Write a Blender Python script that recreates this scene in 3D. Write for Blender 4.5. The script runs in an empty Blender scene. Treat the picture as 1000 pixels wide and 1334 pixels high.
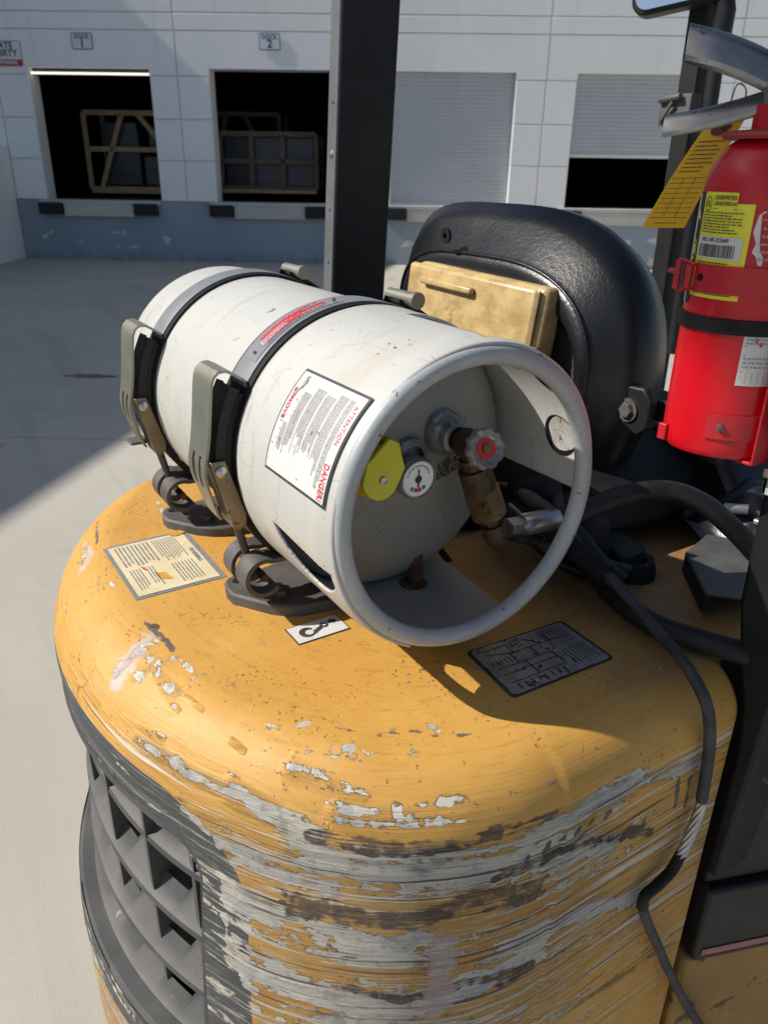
import bpy, math, random
import numpy as np
from mathutils import Vector, Matrix
R = math.radians
random.seed(7); rng = np.random.default_rng(5)
scene = bpy.context.scene
COL = scene.collection
# ---------------------------------------------------------------- camera
cam_d = bpy.data.cameras.new('camera'); cam = bpy.data.objects.new('camera', cam_d); COL.objects.link(cam)
cam_d.sensor_fit = 'VERTICAL'; cam_d.sensor_height = 24.0; cam_d.lens = 24.0*1000/1334
cam_d.clip_start = .02; cam_d.clip_end = 400
c_fwd = Vector((-0.7682082, 0.49249887, -0.40902448)); c_up = Vector((-0.35275862, 0.20752627, 0.9124112)); c_rt = Vector((0.53424481, 0.84520868, 0.01430985))
CAM = Vector((0.5026, -0.4216, 1.6))
m = Matrix((c_rt, c_up, -c_fwd)).transposed().to_4x4(); m.translation = CAM
cam.matrix_world = m
scene.camera = cam
cam_d.dof.use_dof = True; cam_d.dof.focus_distance = .78; cam_d.dof.aperture_fstop = 8.0
scene.render.resolution_x = 767; scene.render.resolution_y = 1024
# ---------------------------------------------------------------- light
SUN_EL, SUN_AZ = 41.5, 88.5            # azimuth of travel, from the camera's ground heading towards its right
ca = math.cos(R(SUN_AZ)); sa = math.sin(R(SUN_AZ))
hw = Vector((-0.8418, 0.5397, 0)); rw = Vector((0.5397, 0.8418, 0))
s_h = (hw*ca + rw*sa).normalized()
s_dir = (s_h*math.cos(R(SUN_EL)) - Vector((0,0,1))*math.sin(R(SUN_EL))).normalized()
sd = bpy.data.lights.new('sun', 'SUN'); sd.energy = 4.7; sd.angle = R(.55); sd.color = (1, .945, .86)
so = bpy.data.objects.new('sun', sd); COL.objects.link(so)
so.rotation_euler = s_dir.to_track_quat('-Z', 'Y').to_euler(); so.location = (-3, -4, 8)
w = bpy.data.worlds.new('World'); scene.world = w; w.use_nodes = True
nt = w.node_tree; bgn = nt.nodes['Background']
sky = nt.nodes.new('ShaderNodeTexSky'); sky.sky_type = 'NISHITA'; sky.sun_disc = False
sky.sun_elevation = R(SUN_EL); toS = -s_h; sky.sun_rotation = math.atan2(toS.x, toS.y)
sky.air_density = 1.0; sky.dust_density = 1.6; sky.ozone_density = 1.0
nt.links.new(sky.outputs[0], bgn.inputs[0]); bgn.inputs[1].default_value = .085
vs = scene.view_settings; vs.view_transform = 'Standard'; vs.look = 'None'; vs.exposure = 0.25; vs.gamma = 1.0; vs.use_curve_mapping = False
# ---------------------------------------------------------------- materials
class NB:
    def __init__(s, name):
        s.m = bpy.data.materials.new(name); s.m.use_nodes = True
        s.t = s.m.node_tree; s.b = s.t.nodes['Principled BSDF']
    def n(s, typ, **k):
        x = s.t.nodes.new('ShaderNode'+typ)
        for a, v in k.items():
            if a == 'ins':
                for i, val in v.items():
                    if hasattr(val, 'is_output') or isinstance(val, bpy.types.NodeSocket): s.t.links.new(val, x.inputs[i])
                    else: x.inputs[i].default_value = val
            else: setattr(x, a, v)
        return x
    def set(s, i, v):
        if isinstance(v, bpy.types.NodeSocket): s.t.links.new(v, s.b.inputs[i])
        else: s.b.inputs[i].default_value = v
    def mix(s, f, a, b, bt='MIX'):
        x = s.n('Mix', data_type='RGBA', blend_type=bt)
        for i, v in ((0, f), (6, a), (7, b)):
            if isinstance(v, bpy.types.NodeSocket): s.t.links.new(v, x.inputs[i])
            else: x.inputs[i].default_value = (*v, 1) if isinstance(v, tuple) and len(v) == 3 else v
        return x.outputs[2]
    def math(s, op, a, b=0.0, c=None, clamp=False):
        x = s.n('Math', operation=op, use_clamp=clamp)
        for i, v in enumerate((a, b) if c is None else (a, b, c)):
            if isinstance(v, bpy.types.NodeSocket): s.t.links.new(v, x.inputs[i])
            else: x.inputs[i].default_value = v
        return x.outputs[0]
    def noise(s, vec, scale, det=4, rough=.6, dist=0, w=None):
        x = s.n('TexNoise'); x.inputs['Scale'].default_value = scale; x.inputs['Detail'].default_value = det
        x.inputs['Roughness'].default_value = rough; x.inputs['Distortion'].default_value = dist
        if vec is not None: s.t.links.new(vec, x.inputs['Vector'])
        return x.outputs['Fac']
    def ramp(s, v, lo, hi):
        x = s.n('MapRange', interpolation_type='SMOOTHSTEP')
        s.t.links.new(v, x.inputs[0]); x.inputs[1].default_value = lo; x.inputs[2].default_value = hi
        return x.outputs[0]
    def map(s, vec, sc=(1,1,1), loc=(0,0,0)):
        x = s.n('Mapping'); s.t.links.new(vec, x.inputs[0]); x.inputs['Scale'].default_value = sc; x.inputs['Location'].default_value = loc
        return x.outputs[0]
    def pos(s): return s.n('NewGeometry').outputs['Position']
    def obj(s): return s.n('TexCoord').outputs['Object']
    def bump(s, h, st=.3, d=.001, nrm=None):
        x = s.n('Bump'); x.inputs['Strength'].default_value = st; x.inputs['Distance'].default_value = d
        s.t.links.new(h, x.inputs['Height'])
        if nrm is not None: s.t.links.new(nrm, x.inputs['Normal'])
        s.t.links.new(x.outputs[0], s.b.inputs['Normal']); return x.outputs[0]

def worn(name, c1, c2, scale=8, rough=.5, metal=0.0, spots=None, spot_lo=.62, spot_scale=60, bst=.25, bd=.0006, spec=.5, streak=(1,1,1), rvar=.15):
    """general painted / metal surface: two tones blended by noise, ragged spots of a third one, grain relief"""
    k = NB(name); p = k.pos()
    a = k.noise(k.map(p, streak), scale, 6, .62)
    col = k.mix(k.ramp(a, .35, .65), c1, c2)
    fine = k.noise(p, scale*22, 5, .7)
    col = k.mix(k.math('MULTIPLY', k.ramp(fine, .45, .75), .35), col, tuple(v*.72 for v in c1))
    h = k.math('MULTIPLY', fine, .5)
    if spots:
        n2 = k.noise(k.map(p, streak, (3.1, 1.7, .4)), spot_scale, 5, .62, .4)
        sp = k.ramp(k.math('ADD', n2, k.math('MULTIPLY', a, .18)), spot_lo+.09, spot_lo+.11)
        col = k.mix(sp, col, spots); h = k.math('SUBTRACT', h, k.math('MULTIPLY', sp, .6))
    k.set('Base Color', col); k.set('Metallic', metal)
    rr = k.math('ADD', rough-rvar*.5, k.math('MULTIPLY', k.noise(p, scale*3, 4, .6), rvar)); k.set('Roughness', rr)
    k.set('Specular IOR Level', spec)
    k.bump(h, bst, bd)
    return k.m

M = {}
M['white_tank'] = None
def tank_mat():
    k = NB('white_tank_paint'); p = k.pos()
    big = k.noise(p, 5, 4, .55)
    col = k.mix(k.ramp(big, .3, .7), (.545,.54,.505), (.49,.495,.475))
    st = k.noise(k.map(p, (30, 8, 8)), 1.0, 6, .7)
    col = k.mix(k.math('MULTIPLY', k.ramp(st, .48, .72), .5), col, (.46,.41,.31))
    d1 = k.noise(k.map(p, (1,1,1), (2,5,1)), 55, 6, .62, .6)
    reg = k.noise(p, 9, 2, .5)
    chips = k.ramp(k.math('ADD', d1, k.math('MULTIPLY', reg, .3)), .86, .875)
    col = k.mix(chips, col, (.20,.17,.13))
    # long fine scratches
    v1 = k.n('TexVoronoi', feature='DISTANCE_TO_EDGE'); k.t.links.new(k.map(p, (10,34,26)), v1.inputs['Vector']); v1.inputs['Scale'].default_value = 1.1
    gate = k.ramp(k.noise(p, 26, 3, .6), .52, .58)
    scr = k.math('MULTIPLY', k.math('SUBTRACT', 1.0, k.ramp(v1.outputs[0], .004, .012)), gate)
    col = k.mix(k.math('MULTIPLY', scr, .55), col, (.25,.23,.19))
    rub = k.math('MULTIPLY', k.ramp(k.noise(k.map(p, (90, 9, 9), (2,2,2)), 1.0, 5, .7), .56, .66), k.ramp(k.noise(p, 7, 3, .6), .45, .6))
    col = k.mix(k.math('MULTIPLY', rub, .6), col, (.33,.31,.27))
    fl = k.ramp(k.math('ADD', k.noise(k.map(p, (1,1,1), (8,1,6)), 150, 3, .6), k.math('MULTIPLY', k.noise(p, 11, 3, .6), .5)), .99, 1.01)
    col = k.mix(fl, col, (.16,.12,.08))
    smudge = k.ramp(k.noise(k.map(p, (1,1,1), (7,2,9)), 16, 6, .7), .55, .8)
    col = k.mix(k.math('MULTIPLY', smudge, .62), col, (.37,.35,.30))
    k.set('Base Color', col); k.set('Roughness', k.math('ADD', .36, k.math('MULTIPLY', smudge, .3)))
    k.bump(k.math('SUBTRACT', k.math('MULTIPLY', k.noise(p, 260, 3, .6), .35), chips), .22, .0006)
    return k.m
M['tank'] = tank_mat()
M['ring'] = worn('grey_white_ring_paint', (.36,.38,.385), (.43,.445,.445), 10, .42, 0, (.09,.075,.06), .66, 70, .25)
M['dome'] = worn('grey_dome_paint', (.30,.29,.26), (.25,.245,.225), 9, .5, 0, (.12,.09,.06), .68, 50, .25)
M['strap'] = worn('dark_grey_strap_steel', (.17,.185,.205), (.23,.24,.255), 12, .48, .0, (.10,.09,.08), .66, 90)
M['rubber'] = worn('black_rubber', (.006,.006,.007), (.010,.010,.011), 20, .6, 0, None, spec=.3)
M['black'] = worn('black_paint', (.010,.0105,.012), (.017,.0175,.019), 10, .5, 0, (.09,.09,.09), .69, 60, spec=.35)
M['postblack'] = worn('black_post_paint', (.009,.0095,.0105), (.014,.0145,.0155), 10, .55, 0, None, spec=.3)
M['postgrey'] = worn('sunlit_edge_post_grey', (.10,.105,.115), (.13,.135,.145), 12, .5, 0, (.03,.03,.03), .7, 60)  # lighter grey stands for the guard post's sunlit edge; board posts share it
M['iron'] = worn('dark_cast_iron', (.080,.076,.074), (.115,.108,.104), 22, .62, .2, (.12,.09,.06), .68, 80, .4)
M['zinc'] = worn('dull_zinc_steel', (.25,.25,.205), (.33,.325,.27), 14, .42, .6, (.10,.085,.06), .66, 120, .3)
M['brownsteel'] = worn('brown_tarnished_steel', (.20,.16,.10), (.30,.25,.165), 14, .45, .7, (.06,.045,.03), .64, 100, .3)
M['brass'] = worn('tarnished_brass', (.16,.10,.045), (.26,.17,.07), 30, .45, .7, (.05,.035,.02), .6, 120, .3)
M['darkbrass'] = worn('dark_brass', (.055,.038,.026), (.09,.06,.036), 30, .5, .5, (.03,.02,.015), .6, 120, .3)
M['rust'] = worn('rusty_steel', (.12,.05,.022), (.06,.03,.018), 40, .8, .1, (.2,.1,.04), .6, 120, .6)
M['steel'] = worn('bright_steel', (.5,.5,.5), (.38,.38,.38), 20, .3, .9, (.12,.1,.08), .7, 90, .2)
M['yellowplastic'] = worn('yellow_plastic', (.70,.66,.02), (.62,.60,.02), 10, .35, 0, (.3,.28,.03), .72, 80, .1)
M['orange'] = worn('amber_plastic', (.62,.38,.02), (.55,.36,.02), 10, .4, 0, None)
M['cast'] = worn('grey_cast_handwheel', (.26,.27,.27), (.17,.18,.18), 40, .5, .4, (.42,.42,.4), .6, 150, .5)
M['red'] = worn('red_extinguisher_paint', (.55,.004,.012), (.47,.004,.012), 5, .30, 0, (.55,.20,.13), .76, 60, .08, .0004)
M['red2'] = worn('red_bracket_paint', (.50,.012,.022), (.42,.012,.02), 8, .42, 0, (.6,.45,.4), .74, 60, .15)
M['redring'] = worn('dusty_red_paint', (.36,.055,.045), (.28,.04,.035), 10, .6, 0, None)
M['redink'] = worn('red_ink', (.55,.03,.05), (.62,.06,.08), 40, .6, 0, (.75,.72,.7), .66, 240, .05)
M['blackink'] = worn('black_ink', (.03,.03,.032), (.05,.05,.05), 40, .6, 0, None)
M['greyink'] = worn('grey_ink', (.26,.26,.26), (.33,.33,.33), 60, .6, 0, None)
M['paper'] = worn('white_label', (.60,.59,.57), (.66,.65,.63), 25, .5, 0, (.25,.18,.13), .74, 90, .05)
M['cream'] = worn('cream_label', (.62,.53,.32), (.70,.62,.42), 25, .55, 0, (.30,.22,.10), .74, 110, .05)
M['yellowlabel'] = worn('yellow_label', (.80,.76,.04), (.74,.70,.04), 20, .4, 0, None)
M['tagpaper'] = worn('amber_card', (.80,.46,.01), (.72,.42,.01), 18, .6, 0, (.45,.25,.05), .75, 90, .1)
M['maroon'] = worn('maroon_reinforcement', (.16,.03,.02), (.12,.03,.02), 20, .6, 0, None)
M['foil'] = worn('crumpled_white_sticker', (.62,.60,.56), (.45,.42,.38), 60, .5, 0, (.2,.17,.13), .6, 160, 1.0, .003)
M['green'] = worn('green_print', (.03,.25,.08), (.03,.3,.1), 30, .5)
M['vinyl'] = worn('black_vinyl', (.006,.0065,.008), (.011,.0115,.014), 7, .30, 0, None, bst=.7, bd=.0016, spec=.55)
M['seatback_shell'] = worn('speckled_black_shell', (.016,.016,.017), (.024,.024,.025), 12, .85, 0, (.22,.215,.20), .64, 420, .5)
def amber_box():
    k = NB('yellowed_clear_plastic'); p = k.pos()
    a = k.noise(k.map(p, (1,1,1.3)), 22, 7, .7, .15)
    col = k.mix(k.ramp(a, .36, .66), (.56,.41,.19), (.36,.245,.10))
    b = k.ramp(k.noise(p, 42, 5, .7, .5), .60, .68)
    col = k.mix(k.math('MULTIPLY', b, .7), col, (.16,.10,.04))
    k.set('Base Color', col); k.set('Roughness', .38); k.bump(a, .2, .001); return k.m
M['amberbox'] = amber_box()
M['hose'] = worn('black_rubber_hose', (.008,.008,.0095), (.020,.020,.022), 25, .5, 0, (.08,.08,.08), .70, 90, .4, spec=.35)
M['cablejacket'] = worn('worn_black_cable', (.022,.022,.024), (.05,.05,.052), 40, .6, 0, (.16,.15,.14), .68, 140, .5)
M['hoodblack'] = worn('dusty_black_plastic', (.008,.008,.0085), (.018,.0175,.017), 9, .65, 0, (.06,.055,.05), .70, 70, .4, spec=.3)
M['greyplate'] = worn('worn_grey_plate', (.085,.085,.083), (.13,.13,.125), 16, .55, .4, (.25,.25,.24), .70, 70, .3)
M['pink'] = worn('faded_pink_stripe', (.38,.17,.16), (.30,.13,.12), 30, .6)
M['mirror'] = None
k = NB('mirror_glass'); k.set('Base Color', (.75,.78,.8,1)); k.set('Metallic', 1.0); k.set('Roughness', .04); M['mirror'] = k.m
M['chrome'] = worn('polished_steel', (.40,.385,.36), (.30,.285,.265), 30, .30, .9, (.16,.12,.09), .64, 90, .25)
k = NB('clear_gauge_glass'); k.set('Base Color', (.9,.9,.88,1)); k.set('Roughness', .35); M['dial'] = k.m

def yellow_body():
    k = NB('scraped_yellow_paint'); p = k.pos()
    at = k.n('Attribute', attribute_name='sz').outputs['Vector']
    wr = k.n('Attribute', attribute_name='wear'); sep = k.n('SeparateColor'); k.t.links.new(wr.outputs['Color'], sep.inputs[0])
    pr_, gr_, pk_ = sep.outputs[0], sep.outputs[1], sep.outputs[2]; bk_ = wr.outputs['Alpha']
    w2 = k.n('Attribute', attribute_name='wear2'); s2 = k.n('SeparateColor'); k.t.links.new(w2.outputs['Color'], s2.inputs[0])
    grey, dens, top = s2.outputs[0], s2.outputs[1], s2.outputs[2]
    # warped streak space: long along the bumper, short in height
    wv = k.n('TexNoise'); wv.inputs['Scale'].default_value = 7; wv.inputs['Detail'].default_value = 3; k.t.links.new(p, wv.inputs['Vector'])
    def vadd(a, b, sc):
        x = k.n('VectorMath', operation='MULTIPLY_ADD'); k.t.links.new(b, x.inputs[0]); x.inputs[1].default_value = (sc,)*3; k.t.links.new(a, x.inputs[2]); return x.outputs[0]
    sv = vadd(at, wv.outputs['Color'], .012)
    nA = k.noise(k.map(sv, (4.5, 44, 1)), 1.0, 3, .5, .25)
    nM = k.noise(k.map(sv, (22, 95, 1), (4,2,0)), 1.0, 3, .5, .6)
    nI = k.noise(k.map(p, (1,1,1), (2,7,3)), 75, 3, .5, .4)
    nC = k.noise(p, 70, 7, .65, .5)
    nbig = k.noise(k.map(sv, (5, 22, 1), (1,7,0)), 1.0, 4, .6)
    groove = k.noise(k.map(sv, (1.5, 170, 1), (0,3,0)), 1.0, 7, .72)
    groove2 = k.noise(k.map(sv, (3.2, 420, 1), (5,3,0)), 1.0, 5, .7)
    tn = k.math('ADD', k.math('MULTIPLY', nA, .44), k.math('ADD', k.math('MULTIPLY', nM, .32), k.math('MULTIPLY', nI, .24)))
    nmix = k.n('Mix', data_type='FLOAT'); k.t.links.new(top, nmix.inputs[0]); k.t.links.new(tn, nmix.inputs[2]); k.t.links.new(nC, nmix.inputs[3]); nn = nmix.outputs[0]
    side = k.math('SUBTRACT', 1.0, top)
    base = k.math('ADD', k.math('MULTIPLY', nn, 2.1), k.math('MULTIPLY', k.math('MULTIPLY', k.math('SUBTRACT', groove, .5), side), .22))
    cv = k.math('ADD', base, k.math('ADD', k.math('MULTIPLY', pr_, .42), k.math('MULTIPLY', dens, .34)))
    chip = k.ramp(cv, 1.43, 1.445)
    # paint
    ybig = k.noise(p, 6, 5, .6)
    yel = k.mix(k.ramp(ybig, .3, .7), (.60,.335,.075), (.53,.275,.050))
    yel = k.mix(k.math('MULTIPLY', k.ramp(k.noise(k.map(sv, (18, 150, 1), (8,8,0)), 1.0, 8, .75), .5, .72), .55), yel, (.30,.155,.035))
    yel = k.mix(k.math('MULTIPLY', k.ramp(k.noise(k.map(p, (1,1,1), (5,3,1)), 10, 7, .75, 1.0), .52, .75), .4), yel, (.64,.40,.12))
    spk = k.ramp(k.math('ADD', k.noise(p, 190, 4, .6), k.math('MULTIPLY', k.noise(p, 14, 3, .6), .42)), .875, .90)
    yel = k.mix(k.math('MULTIPLY', spk, .8), yel, (.12,.07,.025))
    vo = k.n('TexVoronoi', feature='DISTANCE_TO_EDGE'); vo.inputs['Scale'].default_value = 1
    k.t.links.new(k.map(vadd(p, wv.outputs['Color'], .03), (16, 24, 30)), vo.inputs['Vector'])
    iso = k.math('ABSOLUTE', k.math('SUBTRACT', k.noise(p, 13, 2, .45, .3), .5))
    crk = k.math('MULTIPLY', k.math('SUBTRACT', 1.0, k.ramp(iso, .0012, .0035)), k.ramp(k.noise(k.map(p, (1,1,1), (3,9,4)), 11, 3, .6), .60, .66))
    # long hair scratches running with the bumper
    hs = k.noise(k.map(sv, (9, 620, 1), (2,5,0)), 1.0, 4, .7)
    hair = k.math('MULTIPLY', k.math('MULTIPLY', k.ramp(hs, .60, .66), k.ramp(k.noise(k.map(sv, (6, 30, 1)), 1.0, 4, .6), .46, .6)), k.math('SUBTRACT', 1.0, top))
    yel = k.mix(k.math('MULTIPLY', hair, .7), yel, (.24,.13,.045))
    sc2 = k.noise(k.map(p, (26, 300, 60), (1,2,3)), 1.0, 3, .6, 1.2)
    yel = k.mix(k.math('MULTIPLY', k.math('MULTIPLY', k.ramp(sc2, .66, .70), top), .6), yel, (.34,.20,.075))
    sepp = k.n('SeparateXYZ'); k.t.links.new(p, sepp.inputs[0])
    grime_shade = k.math('MULTIPLY', k.ramp(k.math('ADD', sepp.outputs[1], k.math('MULTIPLY', k.noise(p, 9, 5, .6), .22)), .18, .36), top)  # grime near the hood, darkened further to stand for the shade there
    yel = k.mix(k.math('MULTIPLY', grime_shade, .8), yel, k.mix(k.ramp(nC, .35, .65), (.16,.095,.045), (.24,.15,.075)))
    yel = k.mix(k.math('MULTIPLY', crk, .6), yel, (.22,.12,.04))
    gcol = k.mix(k.ramp(nC, .3, .7), (.050,.056,.064), (.075,.082,.09))
    gcol = k.mix(k.math('MULTIPLY', k.ramp(nC, .62, .66), .5), gcol, (.22,.22,.21))
    paint = k.mix(k.ramp(grey, .49, .51), yel, gcol)
    prim = k.mix(k.ramp(groove, .3, .7), (.48,.455,.40), (.72,.69,.62))
    prim = k.mix(k.math('MULTIPLY', k.ramp(k.noise(p, 30, 3, .5), .55, .62), .55), prim, (.33,.36,.40))
    prim = k.mix(k.math('MULTIPLY', k.ramp(groove2, .56, .66), .32), prim, (.20,.165,.12))
    prim = k.mix(k.math('MULTIPLY', k.ramp(nC, .54, .62), .5), prim, (.27,.22,.16))
    col = k.mix(chip, paint, prim)
    edge = k.math('MULTIPLY', k.ramp(cv, 1.385, 1.43), k.math('SUBTRACT', 1.0, k.ramp(cv, 1.432, 1.455)))
    col = k.mix(k.math('MULTIPLY', edge, .8), col, (.15,.10,.05))
    # many thin pale and dark gouges running along the bumper
    reg = k.math('MULTIPLY', k.ramp(k.math('ADD', dens, k.math('MULTIPLY', k.noise(p, 8, 3, .6), .5)), .50, .74), k.math('MULTIPLY', side, k.math('SUBTRACT', 1.0, k.math('MULTIPLY', grey, .8))))
    wl = k.noise(k.map(sv, (3.0, 150, 1), (1,11,0)), 1.0, 3, .5, .12)
    wl2 = k.noise(k.map(sv, (7.0, 330, 1), (6,4,0)), 1.0, 3, .55, .12)
    wline = k.math('MULTIPLY', k.math('MAXIMUM', k.ramp(wl, .600, .612), k.ramp(wl2, .625, .640)), reg)
    dl = k.noise(k.map(sv, (2.4, 190, 1), (13,1,0)), 1.0, 4, .55, .12)
    dline = k.math('MULTIPLY', k.ramp(dl, .600, .62), reg)
    col = k.mix(k.math('MULTIPLY', dline, .85), col, (.070,.048,.032))
    col = k.mix(k.math('MULTIPLY', wline, .9), col, (.66,.63,.55))
    # torn lips along the gouges, their bright highlights painted on as pale lines
    lipn = k.math('ABSOLUTE', k.math('SUBTRACT', k.noise(k.map(sv, (3.5, 70, 1), (9,1,0)), 1.0, 4, .55, .3), .5))
    lip = k.math('MULTIPLY', k.math('MULTIPLY', k.math('SUBTRACT', 1.0, k.ramp(lipn, .008, .018)), k.ramp(k.math('ADD', dens, k.math('MULTIPLY', pr_, .35)), .45, .75)), k.math('MULTIPLY', side, k.ramp(nM, .42, .5)))
    col = k.mix(k.math('MULTIPLY', lip, .9), col, (.74,.69,.58))
    # grime ground into the deepest scars
    gv = k.math('ADD', k.math('MULTIPLY', nn, 1.3), k.math('ADD', k.math('MULTIPLY', groove, .55), k.math('MULTIPLY', gr_, .45)))
    gv2 = k.math('ADD', gv, k.math('MULTIPLY', dens, .16))
    gm = k.math('MULTIPLY', k.ramp(gv2, 1.24, 1.32), k.math('ADD', .35, k.math('MULTIPLY', k.ramp(k.math('ADD', nI, k.math('MULTIPLY', k.math('SUBTRACT', groove2, .5), 1.2)), .40, .52), .65)))
    gc = k.mix(k.ramp(k.noise(k.map(sv, (30, 120, 1)), 1.0, 6, .7), .42, .58), (.045,.036,.030), (.15,.092,.052))
    col = k.mix(k.math('MULTIPLY', gm, .95), col, gc)
    pkm = k.ramp(k.math('ADD', k.math('MULTIPLY', nn, 1.6), k.math('MULTIPLY', pk_, .5)), 1.16, 1.28)
    col = k.mix(k.math('MULTIPLY', pkm, .8), col, k.mix(k.ramp(nC, .4, .6), (.58,.44,.41), (.46,.40,.39)))
    bkm = k.ramp(k.math('ADD', k.math('MULTIPLY', nC, 1.1), k.math('MULTIPLY', bk_, .6)), .93, 1.03)
    col = k.mix(k.math('MULTIPLY', bkm, .9), col, (.085,.085,.085))
    k.set('Base Color', col)
    rg = k.math('ADD', .47, k.math('ADD', k.math('MULTIPLY', chip, .32), k.math('MULTIPLY', ybig, .12))); k.set('Roughness', rg)
    act = k.math('ADD', .12, k.math('MULTIPLY', k.ramp(k.math('ADD', dens, k.math('MULTIPLY', pr_, .5)), .35, .8), .9))
    h = k.math('ADD', k.math('MULTIPLY', chip, -.9), k.math('MULTIPLY', k.math('MULTIPLY', k.math('ADD', k.math('MULTIPLY', groove, 3.6), k.math('MULTIPLY', groove2, 1.0)), side), act))
    h = k.math('ADD', h, k.math('SUBTRACT', k.math('MULTIPLY', lip, 1.0), k.math('MULTIPLY', k.math('MAXIMUM', wline, dline), .9)))
    h = k.math('ADD', h, k.math('MULTIPLY', k.math('MULTIPLY', nI, chip), .6))
    h = k.math('SUBTRACT', h, k.math('MULTIPLY', gm, .8))
    h = k.math('SUBTRACT', h, k.math('MULTIPLY', crk, .25))
    b1 = k.bump(h, .9, .0022)
    x = k.n('Bump'); x.inputs['Strength'].default_value = .25; x.inputs['Distance'].default_value = .006
    k.t.links.new(ybig, x.inputs['Height']); k.t.links.new(b1, x.inputs['Normal']); k.t.links.new(x.outputs[0], k.b.inputs['Normal'])
    return k.m
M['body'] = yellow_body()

def wall_mat(name, c1, c2, dirt, peel=None):
    k = NB(name); p = k.pos()
    a = k.noise(p, .9, 5, .6); col = k.mix(k.ramp(a, .3, .7), c1, c2)
    st = k.noise(k.map(p, (5, 5, .5)), 1.0, 6, .65); col = k.mix(k.math('MULTIPLY', k.ramp(st, .52, .78), .3), col, dirt)
    if peel:
        z = k.n('SeparateXYZ'); k.t.links.new(p, z.inputs[0])
        band = k.math('MULTIPLY', k.ramp(z.outputs[2], .05, .18), k.math('SUBTRACT', 1.0, k.ramp(z.outputs[2], .40, .62)))
        pm = k.ramp(k.math('ADD', k.noise(k.map(p, (2.4,2.4,4.5)), 1.0, 5, .6, .3), k.math('MULTIPLY', band, .09)), .70, .715)
        col = k.mix(pm, col, peel)
        low = k.math('MULTIPLY', k.math('SUBTRACT', 1.0, k.ramp(z.outputs[2], .0, .22)), k.ramp(k.noise(p, 5, 5, .7), .35, .65))
        col = k.mix(k.math('MULTIPLY', low, .5), col, (.12,.11,.10))
    k.set('Base Color', col); k.set('Roughness', .8); k.bump(k.noise(p, 30, 5, .6), .3, .004); return k.m
M['wallwhite'] = wall_mat('white_painted_concrete', (.86,.865,.865), (.80,.82,.83), (.58,.59,.59))
M['wallgrey'] = wall_mat('blue_grey_painted_concrete', (.30,.355,.41), (.265,.315,.37), (.19,.21,.23), (.60,.57,.54))
M['jamb'] = wall_mat('white_jamb_paint', (.76,.75,.72), (.70,.69,.66), (.45,.40,.34))
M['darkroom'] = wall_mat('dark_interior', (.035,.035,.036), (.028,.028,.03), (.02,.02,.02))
M['shutter'] = wall_mat('pale_grey_shutter', (.44,.47,.50), (.48,.51,.54), (.34,.36,.38))
M['dock'] = wall_mat('stained_dock_concrete', (.46,.45,.42), (.56,.55,.51), (.22,.15,.10))
M['bumper'] = worn('black_rubber_bumper', (.012,.012,.013), (.02,.02,.02), 4, .8)
M['shaded_wood'] = worn('shaded_crate_wood', (.20,.15,.11), (.15,.115,.085), 3, .7, 0, None, streak=(1,1,6))  # same pine, darkened in colour for the dim light inside the docks
M['wood'] = worn('pine_crate_wood', (.58,.42,.26), (.46,.32,.19), 3, .7, 0, None, streak=(1,1,6))
k = NB('clear_stretch_wrap'); k.set('Base Color', (.055,.065,.085,1)); k.set('Roughness', .25); k.bump(k.noise(k.map(k.pos(), (3,3,14)), 1.0, 5, .6), .6, .02); M['wrap'] = k.m
M['sunlit_edge'] = None
k = NB('glowing_sunlit_edge'); k.set('Base Color', (.8,.8,.78,1)); k.set('Emission Color', (1,.93,.82,1)); k.set('Emission Strength', 1.0); M['sunlit_edge'] = k.m  # no lamp: glow painted in for sun catching the raised shutter edge
M['signwhite'] = worn('white_sign', (.72,.75,.78), (.68,.71,.75), 3, .5)
M['signblue'] = worn('dark_blue_sign_print', (.05,.08,.18), (.05,.08,.18), 3, .5)
M['signred'] = worn('red_sign_print', (.50,.03,.03), (.45,.03,.03), 3, .5)
def ground_mat():
    k = NB('worn_concrete_yard'); p = k.pos()
    a = k.noise(p, .55, 6, .6); col = k.mix(k.ramp(a, .3, .7), (.385,.36,.315), (.45,.425,.37))
    b = k.noise(p, 9, 8, .7); col = k.mix(k.math('MULTIPLY', k.ramp(b, .4, .7), .4), col, (.40,.375,.32))
    f = k.noise(p, 160, 4, .7); col = k.mix(k.math('MULTIPLY', k.ramp(f, .5, .7), .35), col, (.33,.31,.27))
    s = k.ramp(k.math('ADD', k.noise(k.map(p, (1,1,1), (9,4,0)), 1.3, 5, .62, .5), 0.0), .635, .70); col = k.mix(k.math('MULTIPLY', s, .6), col, (.17,.16,.145))
    iso = k.math('ABSOLUTE', k.math('SUBTRACT', k.noise(p, .8, 5, .62, .4), .5))
    crk = k.math('MULTIPLY', k.math('SUBTRACT', 1.0, k.ramp(iso, .0006, .0016)), k.ramp(k.noise(p, .5, 2, .5), .60, .66))
    col = k.mix(k.math('MULTIPLY', crk, .35), col, (.15,.14,.12))
    tyre = k.ramp(k.noise(k.map(p, (.35, 2.6, 1), (4,1,0)), 1.0, 4, .6, .5), .52, .72); col = k.mix(k.math('MULTIPLY', tyre, .32), col, (.20,.195,.18))
    k.set('Base Color', col); k.set('Roughness', .85); k.bump(k.math('ADD', f, k.math('MULTIPLY', b, .5)), .35, .003); return k.m
M['ground'] = ground_mat()
M['oil'] = worn('dark_oil_stain', (.10,.095,.085), (.14,.13,.115), 6, .7)
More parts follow.
